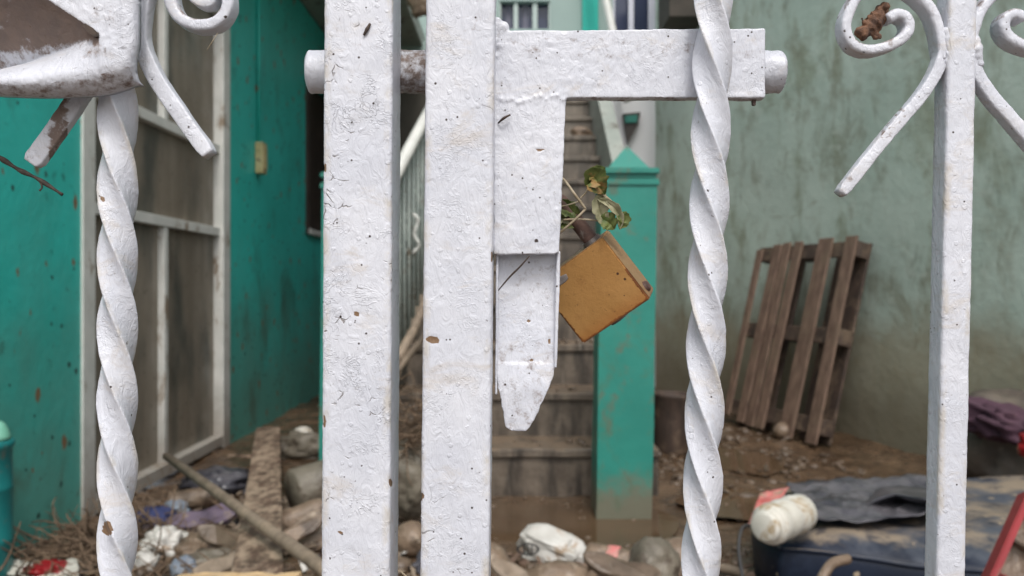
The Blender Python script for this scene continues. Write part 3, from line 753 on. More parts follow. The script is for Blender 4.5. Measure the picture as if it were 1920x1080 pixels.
cen = (c00 + c10 + c01 + c11) / 4
prev = rim
for z, sc in ((0.165, 1.012), (0.12, 1.02), (0.06, 1.015), (-0.05, 1.0)):
    cur = []
    for v in rim:
        d = Vector((v.co.x - cen.x, v.co.y - cen.y, 0)) * sc
        cur.append(bm.verts.new((cen.x + d.x, cen.y + d.y, z * (v.co.z / 0.19) + 0.006 * noise.noise(Vector((d.x * 7, d.y * 7, z * 9))))))
    n = len(rim)
    for k in range(n): bm.faces.new((prev[k], cur[k], cur[(k + 1) % n], prev[(k + 1) % n]))
    prev = cur
rimco = [v.co.copy() for v in rim]
bmesh.ops.recalc_face_normals(bm, faces=bm.faces[:])
from_bm('cover', bm, M_matt, mt, True)
rimco.append(rimco[0])
tube('piping', [Vector((cen.x + (p.x - cen.x) * 1.006, cen.y + (p.y - cen.y) * 1.006, p.z - 0.002)) for p in rimco], 0.007, M_matt, mt, 6)
mtz = lambda x, y: 0.245
# crumpled black sheet
def on_m(px, py, dz=0.0):
    D_ = (CZ - 0.25 - dz) * F / (py - 540); return P(px, py, D_)
sheet('plastic_sheet', [on_m(1520, 985, .01), on_m(1760, 965, .04), on_m(1790, 893, .05), on_m(1475, 905, .02)], M_blackpl, 'crumpled grey-black plastic sheet spread over the far half of the mattress', 'plastic sheet', 0.022, 7, 70, 50, 3)
bm = bmesh.new()
prism(bm, [on_m(1590, 962, .015), on_m(1690, 945, .015), on_m(1765, 962, .02), on_m(1745, 940, .09), on_m(1680, 928, .085), on_m(1640, 938, .06)],
      [on_m(1600, 950, .0), on_m(1690, 925, .0), on_m(1775, 930, .0), on_m(1750, 915, .06), on_m(1690, 910, .055), on_m(1650, 915, .04)])
bmesh.ops.recalc_face_normals(bm, faces=bm.faces[:]); bmesh.ops.triangulate(bm, faces=bm.faces[:])
bmesh.ops.subdivide_edges(bm, edges=bm.edges[:], cuts=4, use_grid_fill=True)
for v in bm.verts: v.co += Vector((0.2, 0.4, 1)) * 0.008 * noise.noise(v.co * 14)
tag(from_bm('plastic_fold', bm, M_blackpl, None, True), 'folded black plastic bundle on the mattress beside the right square bar', 'plastic bundle')
# jar
A = on_m(1440, 985, .058); B = on_m(1540, 945, .058)
dv = (B - A)
L_ = dv.length
prof = [(0, 0.001), (0, 0.038), (0.006, 0.048), (0.02, 0.05), (0.028, 0.044), (0.036, 0.054)]
for i in range(18): prof.append((0.04 + i * 0.011, 0.0615 + 0.0016 * (-1) ** i + 0.002 * math.sin(i)))
prof += [(0.245, 0.06), (0.262, 0.05), (0.27, 0.03), (0.271, 0.001)]
lathe('jar', A - dv.normalized() * 0.03, prof, M_foam, 'ribbed off-white plastic jar lying on the corner of the mattress', 'jar', dv, None, 32, 0.02, 2)
sheet('wrapper', [on_m(1402, 985, .012), on_m(1440, 970, .02), on_m(1480, 918, .03), on_m(1425, 925, .03)], M_redfaded, 'faded red wrapper sticking out behind the off-white jar', 'wrapper', 0.012, 12, 24, 24, 5)
tag(tube('cord', [P(1415, 985, 2.78), P(1392, 990, 2.76), P(1385, 1030, 2.72), P(1392, 1080, 2.68), P(1400, 1120, 2.66)], 0.006, M_black, None, 6, 20), 'thin black cord hanging off the left corner of the mattress', 'cord')
tag(tube('hose_stub', [P(1520, 1130, 2.25), P(1545, 1078, 2.30), P(1562, 1056, 2.33), P(1590, 1048, 2.36)], 0.014, M_muddy, None, 10, 16), 'bent mud-coated hose end rising before the front of the mattress', 'hose')
# red crate edge, bottom right
rc = thing('plastic_crate', 'mud-filled red plastic crate side propped up at the bottom right corner', 'crate', P(1900, 1080, 1.9))
ea, eb = P(1822, 1130, 1.95), P(1912, 928, 2.05)
ax = (eb - ea).normalized(); sd_ = Vector((1, 0, 0)) - ax * ax.x; sd_.normalize(); nz = ax.cross(sd_).normalized()
if nz.y > 0: nz = -nz
rr_ = Matrix((sd_, nz, ax)).transposed(); Lc = (eb - ea).length
def cpart(name, s0, s1, n0, n1, a0, a1, m):
    bm = bmesh.new(); add_box(bm, (0, 0, 0), (s1 - s0, n1 - n0, a1 - a0)); bmesh.ops.bevel(bm, geom=bm.edges[:], offset=0.003, segments=2, affect='EDGES')
    bmesh.ops.transform(bm, matrix=Matrix.Translation(ea + sd_ * (s0 + s1) / 2 + nz * (n0 + n1) / 2 + ax * (a0 + a1) / 2) @ rr_.to_4x4(), verts=bm.verts[:])
    from_bm(name, bm, m, rc)
cpart('flange', -0.006, 0.010, 0.0, 0.05, 0, Lc, M_red); cpart('flange', 0.082, 0.09, 0.0, 0.05, 0, Lc, M_red)
cpart('web', 0.009, 0.082, 0.0, 0.008, 0, Lc, M_muddy)
for a_ in (0.08, 0.17, 0.25): cpart('rib', 0.009, 0.082, 0.008, 0.042, a_, a_ + 0.007, M_red if a_ < 0.1 else M_muddy)

# sack and plum cloth by the right wall
blob('sack', P(1890, 845, 4.25) + Vector((0.1, 0, -0.02)), (0.36, 0.26, 0.30), M_muddy3, 'bulging grey-brown muddy sack under the plum cloth by the wall', 'sack', 3, 0.25, 1.3, crease=0.16, power=0.8)
blob('plum_cloth', P(1905, 800, 4.05), (0.30, 0.20, 0.105), M_plum, 'plum coloured cloth draped over the muddy sack by the right wall', 'cloth', 14, 0.3, 1.6, (0, 14, 0), crease=0.3)
blob('red_bag', P(1934, 838, 3.7), (0.05, 0.05, 0.07), M_red, 'red bag showing below the plum cloth at the right edge', 'bag', 5, 0.3, 2)

# ------------------------------------------------------------------ centre debris
def item(px, py, r): return drop(px, py, r)
blob('carton', item(1035, 1026, .05), (0.13, 0.07, 0.056), M_dirtywhite, 'crushed dirty white carton with a dark printed oval among the foreground rubbish', 'carton', 11, 0.35, 1.4, (25, 14, -20), crease=0.1, power=0.62, sub=3, flat=True)
cp = item(1042, 1028, .05)
bm = bmesh.new()
ctr = P(990, 1031, cp.y - 0.10)
for (r0, r1, sx) in ((0.021, 0.027, 1.55),):
    vi = []; vo_ = []
    for k in range(28):
        a = 2 * math.pi * k / 28
        vi.append((ctr + Vector((r0 * sx * math.cos(a), 0, r0 * math.sin(a) * .8)))); vo_.append(ctr + Vector((r1 * sx * math.cos(a), 0, r1 * math.sin(a) * .85)))
    vi = [bm.verts.new(v) for v in vi]; vo_ = [bm.verts.new(v) for v in vo_]
    for k in range(28): bm.faces.new((vi[k], vi[(k + 1) % 28], vo_[(k + 1) % 28], vo_[k]))
for dx in (-0.014, 0.0, 0.014): add_box(bm, ctr + Vector((dx, 0, 0.0)), (0.005, 0.001, 0.030))
pr = from_bm('printed_mark', bm, M_black); 
carton = bpy.data.objects['carton']; pr.parent = carton; pr.matrix_parent_inverse = Matrix.Translation(-carton.location)
pr.location = (0, 0.006, 0)
bottle = lambda L, r: [(0, .001), (0, r * .8), (.01, r), (L * .2, r * 1.0), (L * .25, r * .94), (L * .55, r * 1.0), (L * .68, r * .9), (L * .82, r * .42), (L * .94, r * .34), (L * .95, r * .4), (L, r * .38), (L, .001)]
blob('muddy_pot', item(905, 1062, .06), (0.10, 0.09, 0.085), M_muddy, 'rounded mud-coated pot at the bottom just right of the middle post', 'pot', 21, 0.10, 1.2)
blob('muddy_cloth', item(1045, 1098, .06), (0.13, 0.10, 0.07), M_muddy, 'mud-soaked bundle lying below the crushed white carton', 'bundle', 22, 0.2, 1.5, crease=0.12)
p = item(1100, 1040, .05)
b_ = lathe('bottle', p, bottle(0.30, 0.05), M_muddy, 'mud-coated bottle with a red label lying in the foreground rubbish', 'bottle', (0.92, -0.35, -0.10), None, 24, 0.10, 5)
lathe('label_band', None, [(0.075, 0.0508), (0.078, 0.0518), (0.115, 0.0518), (0.118, 0.0508)], M_redfaded, None, None, (0.92, -0.35, -0.10), None, 24, 0.10, 5, parent=b_)
blob('boot', item(1225, 1062, .08), (0.085, 0.10, 0.095), M_muddy2, 'dark grey-brown mud-filled boot upright beside the labelled bottle', 'boot', 31, 0.16, 1.4, crease=0.08)
blob('muddy_pouch', item(1268, 1060, .07), (0.10, 0.09, 0.09), M_muddy, 'pale muddy pouch slumped against the boot left of the right twisted bar', 'pouch', 33, 0.15, 1.3)
tag(tube('stick', [item(1300, 1070, .02), item(1345, 1064, .03), item(1400, 1078, .03)], 0.018, M_stick, None, 8, 10), 'brown stick end beside the base of the right twisted bar', 'stick')
# scattered mud clods and stones: countless, one object
def scatter(name, n, region, size, m, label, seed, cat='rubble'):
    rnd = random.Random(seed); bm = bmesh.new()
    for _ in range(n):
        x, y = region(rnd); s = rnd.uniform(*size) * (1 if rnd.random() < .85 else 1.7)
        tmp = bmesh.ops.create_icosphere(bm, subdivisions=2, radius=1)['verts']
        o_ = Vector((rnd.random() * 90, 0, 0)); sx, sy, sz_ = s * rnd.uniform(.7, 1.5), s * rnd.uniform(.7, 1.3), s * rnd.uniform(.4, .8)
        a = rnd.random() * 6.3; z = gh(x, y)
        for v in tmp:
            k = 1 + .35 * noise.noise(v.co * 1.6 + o_)
            c = Vector((v.co.x * sx * k, v.co.y * sy * k, v.co.z * sz_ * k))
            v.co = Vector((c.x * math.cos(a) - c.y * math.sin(a) + x, c.x * math.sin(a) + c.y * math.cos(a) + y, c.z + z + sz_ * .2))
    return tag(from_bm(name, bm, m, None, True), label, cat, None, 'stuff')
scatter('mud_clods', 170, lambda r: (r.uniform(0.85, 1.8), r.uniform(3.9, 6.4)), (0.008, 0.028), M_clod, 'churned mud clods between pillar and pallet', 1)
scatter('mud_clods', 330, lambda r: (r.uniform(-1.75, -0.25), r.uniform(2.6, 4.4)), (0.01, 0.035), M_clod, 'mud clods in the rubbish heap by the teal wall', 2)
scatter('gravel', 260, lambda r: (r.uniform(-0.3, 1.2), r.uniform(2.7, 3.4)), (0.008, 0.024), M_clod, 'gravel and silt lumps along the near edge', 3)
scatter('gravel', 120, lambda r: (r.uniform(-0.5, 0.7), r.uniform(3.35, 4.28)), (0.004, 0.012), M_clod, 'dark crumbs at the edge of the puddle', 4)
def fragments(n, region, m, label, seed):
    rnd = random.Random(seed); bm = bmesh.new()
    for _ in range(n):
        x, y = region(rnd); L = rnd.uniform(.02, .09); w = rnd.uniform(.008, .03); t = rnd.uniform(.003, .012)
        M_ = Matrix.Translation((x, y, gh(x, y) + rnd.uniform(.0, .03))) @ Matrix.Rotation(rnd.uniform(0, 6.3), 4, 'Z') @ Matrix.Rotation(rnd.gauss(0, .4), 4, 'X') @ Matrix.Rotation(rnd.gauss(0, .4), 4, 'Y')
        vs_ = add_box(bm, (0, 0, 0), (L, w, t))
        for v in vs_: v.co += Vector((rnd.uniform(-.2, .2) * L, rnd.uniform(-.3, .3) * w, rnd.uniform(-.3, .3) * t))
        bmesh.ops.transform(bm, matrix=M_, verts=vs_)
    tag(from_bm('rubbish_scraps', bm, m), label, 'rubbish', None, 'stuff')
fragments(260, lambda r: (r.uniform(-1.6, -0.2), r.uniform(2.6, 4.3)), M_stick, 'splintered wood scraps through the left rubbish heap', 31)
fragments(160, lambda r: (r.uniform(-1.6, -0.2), r.uniform(2.6, 4.3)), M_blackpl, 'black plastic scraps through the left rubbish heap', 32)
fragments(60, lambda r: (r.uniform(-1.6, -0.2), r.uniform(2.7, 4.3)), M_dirtywhite, 'dirty white scraps through the left rubbish heap', 33)
fragments(150, lambda r: (r.uniform(-0.2, 1.7), r.uniform(2.6, 3.3)), M_pallet, 'brown wood scraps along the near edge', 34)
fragments(120, lambda r: (r.uniform(0.9, 2.0), r.uniform(3.9, 6.3)), M_clod, 'muddy scraps between pillar and pallet', 35)
def steprocks():
    rnd = random.Random(12); bm = bmesh.new()
    for k in range(10):
        for _ in range(14 if k < 3 else 5):
            s = rnd.uniform(.008, .024); x = rnd.uniform(-.3, .7); y = S0 + k * RUN + rnd.uniform(.02, .3); z = (k + 1) * RISE
            tmp = bmesh.ops.create_icosphere(bm, subdivisions=2, radius=1)['verts']; o_ = Vector((rnd.random() * 50, 0, 0))
            for v in tmp: v.co = v.co * s * (1 + .4 * noise.noise(v.co * 1.5 + o_)); v.co.z *= .6; v.co += Vector((x, y, z + s * .3))
    tag(from_bm('silt_lumps', bm, M_clod, None, True), 'silt lumps and crumbs left on the stair treads', 'rubble', None, 'stuff')
steprocks()
# things on and by the stairs
blob('rock', P(1112, 268, 7.3), (0.10, 0.08, 0.055), M_muddy, 'tan rock resting on a step high up the stairs', 'rock', 41, 0.2, 1.4, (0, 12, 0))
bpy.data.objects['rock'].location = (0.62, S0 + 9 * RUN + 0.12, 10 * RISE + 0.04)
blob('stone', item(1467, 808, .05), (0.065, 0.065, 0.06), M_muddy, 'round tan stone at the foot of the pallet', 'stone', 42, 0.06, 1.3, group='stones on the muddy yard floor')
blob('stone', item(1258, 832, .04), (0.09, 0.06, 0.045), M_muddy, 'flat pinkish-tan stone just right of the teal pillar', 'stone', 43, 0.25, 1.6, group='stones on the muddy yard floor')
blob('stone', item(1290, 800, .04), (0.05, 0.05, 0.04), M_dirtywhite, 'small pale stone behind the right twisted bar', 'stone', 44, 0.25, 1.6, group='stones on the muddy yard floor')
bk = lathe('bucket', Vector((1.02, 5.5, gh(1.02, 5.5) + 0.0)), [(0, .001), (0, .11), (.02, .115), (.2, .13), (.36, .145), (.375, .155), (.385, .152), (.385, .14), (.3, .13), (.3, .001)], M_palletb, 'dark mud-stained bucket standing beyond the teal pillar', 'bucket', (0.05, 0, 1), None, 28, 0.03)

# ------------------------------------------------------------------ left rubbish heap
# mud plank lying away from the gate, beam across it
pk0 = Vector((-0.93, 2.75, 0.13)); pk1 = Vector((-1.78, 6.05, 0.10))
a0 = P(480, 1110, 2.42); a1 = P(503, 806, 5.4)
def plank(name, a, b, w, th, m, label, cat, seed=0, n=60):
    a = Vector(a); b = Vector(b); t = (b - a).normalized(); s = t.cross(Vector((0, 0, 1))).normalized(); u = s.cross(t)
    bm = bmesh.new(); rings = []
    for i in range(n + 1):
        p = a.lerp(b, i / n); ww = w / 2 * (1 + .06 * noise.noise(Vector((i * .15, seed, 0)))); z = .006 * noise.noise(Vector((i * .1, seed, 4)))
        if i in (0, n): ww *= .96
        rings.append([bm.verts.new(p + s * x * ww + u * (y * th / 2 + z + (.006 * noise.noise(Vector((x * 2, i * .5, seed))) if y > 0 else 0))) for x, y in ((-1, -1), (-1, .8), (-.93, 1), (-.5, 1), (0, 1), (.5, 1), (.93, 1), (1, .8), (1, -1))])
    for r0, r1 in zip(rings, rings[1:]):
        for k in range(9): bm.faces.new((r0[k], r0[(k + 1) % 9], r1[(k + 1) % 9], r1[k]))
    bm.faces.new(rings[0][::-1]); bm.faces.new(rings[-1]); bmesh.ops.recalc_face_normals(bm, faces=bm.faces[:])
    return tag(from_bm(name, bm, m), label, cat)
plank('plank', a0, a1, 0.145, 0.035, M_plank, 'long mud-caked plank lying away from the gate across the rubbish', 'plank', 1)
plank('beam', P(428, 858, 5.35), P(610, 858, 5.3), 0.06, 0.03, M_plank, 'narrow wooden beam lying across the far end of the mud-caked plank', 'beam', 2, 24)
tag(tube('pole', [P(312, 855, 3.95), P(450, 955, 3.05), P(600, 1062, 2.42), P(640, 1092, 2.28)], lambda t: 0.019 + 0.003 * t, M_stick, None, 12), 'grey-brown broom handle slanting across the rubbish heap', 'pole')
lathe('log', P(548, 925, 3.7), [(0, .001), (0, .09), (.012, .1), (.3, .105), (.55, .1), (.6, .098), (.6, .001)], M_muddy2, 'thick muddy pipe lying half behind the broad left post', 'pipe', (0.80, 0.58, 0.14), None, 28, 0.05)
lathe('bottle', item(525, 985, .045), bottle(0.26, 0.055), M_muddy, 'tan mud-coated bottle beside the broom handle, neck to the right', 'bottle', (0.85, 0.2, 0.25), None, 24, 0.15, 9)
blob('muddy_cup', item(580, 985, .05), (0.06, 0.055, 0.055), M_muddy, 'small mud-coated cup touching the broad left post', 'cup', 51, 0.12, 1.4, power=0.7)
blob('muddy_shoe', item(585, 1015, .04), (0.12, 0.06, 0.045), M_muddy, 'mud-coated shoe under the lower end of the broom handle', 'shoe', 52, 0.2, 1.5, (0, -10, 30))
lathe('tin', item(318, 943, .05), [(0, .001), (0, .045), (.006, .05), (.012, .047), (.1, .048), (.2, .047), (.206, .05), (.212, .045), (.212, .001)], M_muddy, 'tan muddy tin lying below the door sill', 'tin', (0.96, 0.25, 0.12), None, 28, 0.04)
# insole
def insole(c, M_, mat_, label, sc=1.0, name='sandal_sole', cat='sandal'):
    bm = bmesh.new(); n = 40; top = []; bot = []
    for k in range(n):
        a = 2 * math.pi * k / n; x = 0.15 * math.cos(a); w = 0.058 + 0.012 * math.cos(a) - 0.020 * math.exp(-((x + .0) / .05) ** 2)
        y = w * math.sin(a); top.append((x, y))
    for lst, z in ((top, .0), (bot, -.026)):
        pass
    def mk(z, s): return [bm.verts.new(c + M_ @ (sc * Vector((x * s, y * s, z + .25 * x * x * 4)))) for x, y in top]
    r = [mk(0.013, .93), mk(0.010, 1.0), mk(-.010, 1.0), mk(-.014, .93)]
    for a, b in zip(r, r[1:]):
        for k in range(n): bm.faces.new((a[k], b[k], b[(k + 1) % n], a[(k + 1) % n]))
    bm.faces.new(r[0]); bm.faces.new(r[-1][::-1]); bmesh.ops.recalc_face_normals(bm, faces=bm.faces[:])
    tag(from_bm(name, bm, mat_), label, cat)
def rot3(z, x, y): return Matrix.Rotation(R(z), 3, 'Z') @ Matrix.Rotation(R(x), 3, 'X') @ Matrix.Rotation(R(y), 3, 'Y')
insole(item(385, 972, .05), rot3(16, 34, -12), M_purple, 'muddy lilac foam sandal sole on the rubbish heap')
insole(item(425, 1012, .09), rot3(-28, 40, 14), M_clod, 'dark brown shoe sole just below the lilac sole', 0.8, 'shoe_sole', 'shoe sole')
insole(item(555, 1000, .09), rot3(60, 30, -24), M_muddy, 'tan muddy shoe sole tilted against the broad left post', 0.8, 'shoe_sole', 'shoe sole')
insole(item(430, 1056, .10), rot3(24, 30, -20), M_stick, 'tan shoe sole pointing up near the bottom edge beside the plank', 0.75, 'shoe_sole', 'shoe sole')
insole(item(985, 1088, .10), rot3(-20, 26, 20), M_stick, 'tan muddy shoe sole below the printed white carton', 0.8, 'shoe_sole', 'shoe sole')
insole(item(1165, 1070, .09), rot3(-30, 30, 10), M_clod, 'dark shoe sole under the red-labelled bottle', 0.85, 'shoe_sole', 'shoe sole')
blob('navy_rag', item(292, 975, .045), (0.10, 0.07, 0.06), M_navycloth, 'dark blue rag stuffed beside the lilac sole', 'rag', 61, 0.25, 2, crease=0.2)
blob('grey_blue_rag', item(330, 958, .05), (0.06, 0.04, 0.05), M_greyblue, 'grey-blue rag between the tin and the lilac sole', 'rag', 62, 0.3, 2, crease=0.2)
blob('soft_toy', item(305, 1022, .06), (0.075, 0.06, 0.072), M_dirtywhite, 'dirty white wad of stuffing beside the left twisted bar', 'stuffing', 63, 0.35, 2.4, crease=0.22)
blob('paper_wad', item(345, 1018, .04), (0.07, 0.04, 0.035), M_dirtywhite, 'crumpled stained paper wad right of the white stuffing', 'paper', 64, 0.3, 2.2, (0, 25, 0), crease=0.25)
blob('muddy_bag', item(400, 1025, .05), (0.13, 0.09, 0.055), M_muddy, 'mud-soaked bag between the white stuffing and the plank', 'bag', 65, 0.3, 1.8, crease=0.15)
blob('muddy_lump', item(395, 1060, .04), (0.11, 0.07, 0.06), M_muddy2, 'grey muddy lump at the bottom left of the plank', 'lump', 66, 0.3, 1.8, crease=0.12)
blob('carton_scrap', item(268, 1058, .04), (0.05, 0.03, 0.05), M_dirtywhite, 'white carton scrap just right of the left twisted bar', 'carton', 67, 0.25, 1.6, (0, 30, 0), power=.7)
blob('orange_cap', item(262, 1046, .06), (0.018, 0.018, 0.016), M_orange, 'small orange cap on the carton scrap', 'cap', 68, 0.1, 1.4, power=.6)
blob('wrapper_ball', item(345, 1068, .04), (0.045, 0.035, 0.045), M_greyblue, 'grey-blue wrapper ball near the bottom edge', 'wrapper', 69, 0.3, 2.2, crease=0.2)
blob('gourd', item(568, 812, .05), (0.065, 0.06, 0.045), M_foam, 'cream rounded gourd by the foot of the far teal wall', 'gourd', 70, 0.08, 1.3)
blob('muddy_heap', item(575, 840, .05), (0.22, 0.12, 0.10), M_muddy2, 'low brown heap of silt at the foot of the far teal wall', 'heap', 71, 0.4, 2, crease=0.1)
blob('black_bag', item(410, 905, .05), (0.20, 0.16, 0.07), M_blackpl, 'dark sunken bag between the door sill and the plank', 'bag', 72, 0.3, 1.8, crease=0.2)
pbo = plank('board', P(330, 1092, 2.35), P(560, 1088, 2.30), 0.05, 0.03, M_lightwood, 'split pale timber end at the bottom edge left of the broad post', 'timber', 4, 14)
# printed sack at the bottom left
sk = sheet('printed_sack', [item(-60, 1075, .03), item(150, 1085, .03), item(150, 1050, .05), item(-60, 1052, .05)], M_foam, 'pale flattened sack with a torn red print along the bottom left edge', 'sack', 0.014, 9, 40, 20, 9)
blob('red_rag', item(95, 1070, .04), (0.09, 0.05, 0.035), M_red, 'torn bright red rag on the pale flattened sack', 'rag', 73, 0.35, 2.4, crease=0.25)
# root and twig tangle: stuff
def tangle(name, c, rad, n, L, r, m, label, seed):
    rnd = random.Random(seed); bm = bmesh.new()
    for _ in range(n):
        p = Vector(c) + Vector((rnd.gauss(0, rad[0]), rnd.gauss(0, rad[1]), abs(rnd.gauss(0, rad[2]))))
        d = Vector((rnd.uniform(-1, 1), rnd.uniform(-.6, .6), rnd.uniform(-.3, .45))).normalized(); pts = [p]
        for k in range(4):
            d = (d + Vector((rnd.uniform(-.4, .4), rnd.uniform(-.4, .4), rnd.uniform(-.35, .3)))).normalized(); p = p + d * L * rnd.uniform(.6, 1.2) / 4; pts.append(p)
        tube_bm(spline(pts, 7), lambda t, q=rnd.uniform(.5, 1.3): r * q * (1.1 - .7 * t), 5, bm)
    return tag(from_bm(name, bm, m, None, True), label, 'twigs', None, 'stuff')
tangle('twig_heap', item(165, 1050, .02), (0.22, 0.14, 0.035), 260, 0.24, 0.0045, M_root, 'heap of brown twigs at the foot of the teal wall', 5)
tangle('twig_heap', item(250, 1010, .02), (0.12, 0.14, 0.03), 120, 0.2, 0.004, M_root, 'twigs behind the left twisted bar by the door', 6)
tangle('twig_heap', item(330, 1072, .02), (0.22, 0.12, 0.02), 110, 0.16, 0.004, M_root, 'twigs strewn among the foreground rubbish', 16)
tangle('root_tangle', P(776, 835, 3.6), (0.04, 0.06, 0.10), 150, 0.22, 0.003, M_root, 'tangle of roots seen between the two gate posts', 7)
tube_bm_ = tag(tube('cane', [P(740, 700, 4.4), P(800, 625, 4.9)], 0.018, M_stick), 'slanting cane seen low between the two gate posts', 'cane')
tag(tube('batten', [P(735, 690, 4.1), P(775, 620, 4.4), P(806, 545, 4.7)], 0.026, M_stick, None, 6), 'brown batten slanting up between the two gate posts', 'batten')
blob('muddy_ball', item(772, 1010, .07), (0.07, 0.07, 0.065), M_muddy, 'tan muddy ball low between the two gate posts', 'ball', 81, 0.08, 1.3)
blob('dark_bundle', P(775, 900, 3.6) , (0.13, 0.10, 0.16), M_muddy2, 'dark muddy bundle under the roots between the gate posts', 'bundle', 82, 0.3, 1.5, crease=0.12)
blob('hanging_cloth', P(790, -6, 5.2), (0.10, 0.05, 0.12), M_muddy, 'tan hanging bundle high between the two gate posts', 'bundle', 84, 0.3, 1.5, crease=0.1)

# ------------------------------------------------------------------ GATE, left leaf
DF = 0.450                       # front plane of the posts
gl = thing('gate_leaf', 'left leaf of the white iron gate, with twisted bar, scroll and broad square post', 'gate', P(400, 540, 0.468) - Vector((0, 0, 0.98)), 'leaves of the white iron gate')
gr = thing('gate_leaf', 'right leaf of the white iron gate, with latch, padlock eye, twisted bar and scrolls', 'gate', P(1400, 540, 0.468) - Vector((0, 0, 0.98)), 'leaves of the white iron gate')
PD = 0.036
def splash(px, py, n):
    return 0.0
def post_mud(px, py, n):
    m_ = 0.0
    if 30 < py < 105: m_ = 0.27 + 0.1 * noise.noise(Vector((px, py, 0)) * .03)
    if n.x > 0.6: m_ = max(m_, 0.12)
    return m_
def cl(px0, px1, D0, dep):
    w = (px1 - px0) / F * D0; return w
# broad left post: front face 607..736 at top, 601..730 at bottom
bar('post', P(671.5, 0, DF) + Vector((0, PD / 2, 0)), P(666, 1080, DF) + Vector((0, PD / 2, 0)), 0.0363, PD, M_white, gl, 0.0022, seed=1, mudf=post_mud, per=12, craze=1.0, chips=[(668, 588, 4, 3), (608, 790, 3, 12), (733, 905, 3, 8), (609, 315, 2.5, 9), (640, 1000, 4, 3)])
bar('post', P(863.5, 0, DF) + Vector((0, PD / 2, 0)), P(852.5, 1080, DF) + Vector((0, PD / 2, 0)), 0.0365, PD, M_white, gr, 0.0022, seed=5, mudf=post_mud, per=12, chips=[(811, 637, 13, 7), (923, 480, 2.5, 10), (791, 930, 2.5, 8)])
TW = -2 * math.pi / 0.152
bar('twisted_bar', P(221, 0, 0.460), P(220, 1080, 0.460), 0.0150, 0.0150, M_white, gl, 0.0009, hollow=0.0007, craze=0.15, twist=TW, phase=0.3, seed=9, amp=0.00025, per=6, chips=[(201, 991, 9, 14), (193, 373, 4, 6)])
bar('twisted_bar', P(1338, 0, 0.460), P(1314, 1080, 0.460), 0.0155, 0.0155, M_white, gr, 0.0009, hollow=0.0007, craze=0.1, twist=TW, phase=0.9, seed=12, amp=0.00025, per=6)
bar('square_bar', P(1807, 0, DF) + Vector((0, .0075, 0)), P(1784, 1080, DF) + Vector((0, .0075, 0)), 0.0152, 0.015, M_white, gr, 0.0018, seed=15, per=6, craze=0.2, chips=[(1831, 90, 5, 5)])
# rails outside the picture hold the bars together
for g_, x0, x1 in ((gl, -0.42, -0.095), (gr, -0.04, 0.42)):
    for z in (0.10, 1.72): box('rail', (x0, DF + .004, z), (x1, DF + .034, z + .03), M_white, g_, 0.002)
box('rail', (-0.42, DF + .004, 1.30), (-0.103, DF + .028, 1.318), M_white, gl, 0.001)
box('rail', (-0.008, DF + .004, 1.30), (0.42, DF + .028, 1.318), M_white, gr, 0.001)

def ribbon(pts, m, parent, name='scroll', t=0.0055, dep=0.012, D0=0.4515, n=150, taper=True, mudf=None, seed=0.0, tw=1.0):
    """flat bar bent in the plane of the gate; pts in photograph pixels at depth D0"""
    sp = spline([P(x, y, D0) for x, y in pts], n)
    bm = bmesh.new(); rings = []
    Ls = len(sp) - 1
    for i, p in enumerate(sp):
        tg = (sp[min(i + 1, Ls)] - sp[max(i - 1, 0)]); tg.y = 0; tg.normalize()
        s = Vector((tg.z, 0, -tg.x))
        hw = t / 2; 
        if taper and i < 3: hw *= 0.75 + .08 * i
        if taper and i > Ls - 3: hw *= 0.75 + .08 * (Ls - i)
        r = 0.0016 if name == 'scroll' else 0.0009; pr = []
        for cx, cy, a0 in ((hw - r, dep - r, 0), (-hw + r, dep - r, 90), (-hw + r, r, 180), (hw - r, r, 270)):
            for k in range(3): pr.append((cx + r * math.cos(R(a0 + k * 45)), cy + r * math.sin(R(a0 + k * 45))))
            if a0 == 0: pr.append((0, dep))
            if a0 == 180: pr += [(0, 0)]
            if a0 in (90, 270):
                for k in (1, 2, 3): pr.append((cx + (-r if a0 == 90 else r), (dep - r) + (2 * r - dep) * k / 4 if a0 == 90 else r + (dep - 2 * r) * k / 4))
        rings.append([bm.verts.new(p + s * a + Vector((0, b, 0))) for a, b in pr])
    m_ = len(rings[0])
    for a, b in zip(rings, rings[1:]):
        for k in range(m_): bm.faces.new((a[k], a[(k + 1) % m_], b[(k + 1) % m_], b[k]))
    bm.faces.new(rings[0][::-1]); bm.faces.new(rings[-1]); bmesh.ops.recalc_face_normals(bm, faces=bm.faces[:])
    me = bpy.data.meshes.new(name); bm.normal_update(); bm.to_mesh(me); bm.free()
    finish_metal(me, 0.0003, mudf, (), seed)
    return mesh_obj(name, me, m, parent, True)
def scroll_mud(px, py, n):
    return 0.25 + (0.25 if n.z > 0.3 else 0) + 0.2 * noise.noise(Vector((px, py, 0)) * .05) - (0.2 if n.z < -.5 else 0)
scrl = [(1668, 33), (1684, 24), (1702, 30), (1708, 48), (1697, 68), (1668, 84), (1632, 91), (1602, 80), (1589, 52), (1596, 18), (1622, -22), (1666, -36), (1712, -20), (1742, 6), (1758, 34), (1768, 72), (1772, 110)]
scrl = [(x, y) for x, y in scrl]
leg = [(1768, 62), (1772, 96), (1757, 138), (1728, 182), (1690, 226), (1640, 286), (1580, 362)]
mir = lambda L, cx=1797: [(2 * cx - x, y) for x, y in L]
lm_ = lambda px, py, n: 0.12 + (0.5 if 1640 < px < 1700 and 200 < py < 260 and noise.noise(Vector((px, py, 0)) * .12) > 0.05 else 0) + (.35 if px < 1600 and py < 350 and n.x < 0 else 0)
ribbon(scrl, M_white, gr, mudf=scroll_mud, seed=2)
ribbon(mir(scrl), M_white, gr, mudf=scroll_mud, seed=3)
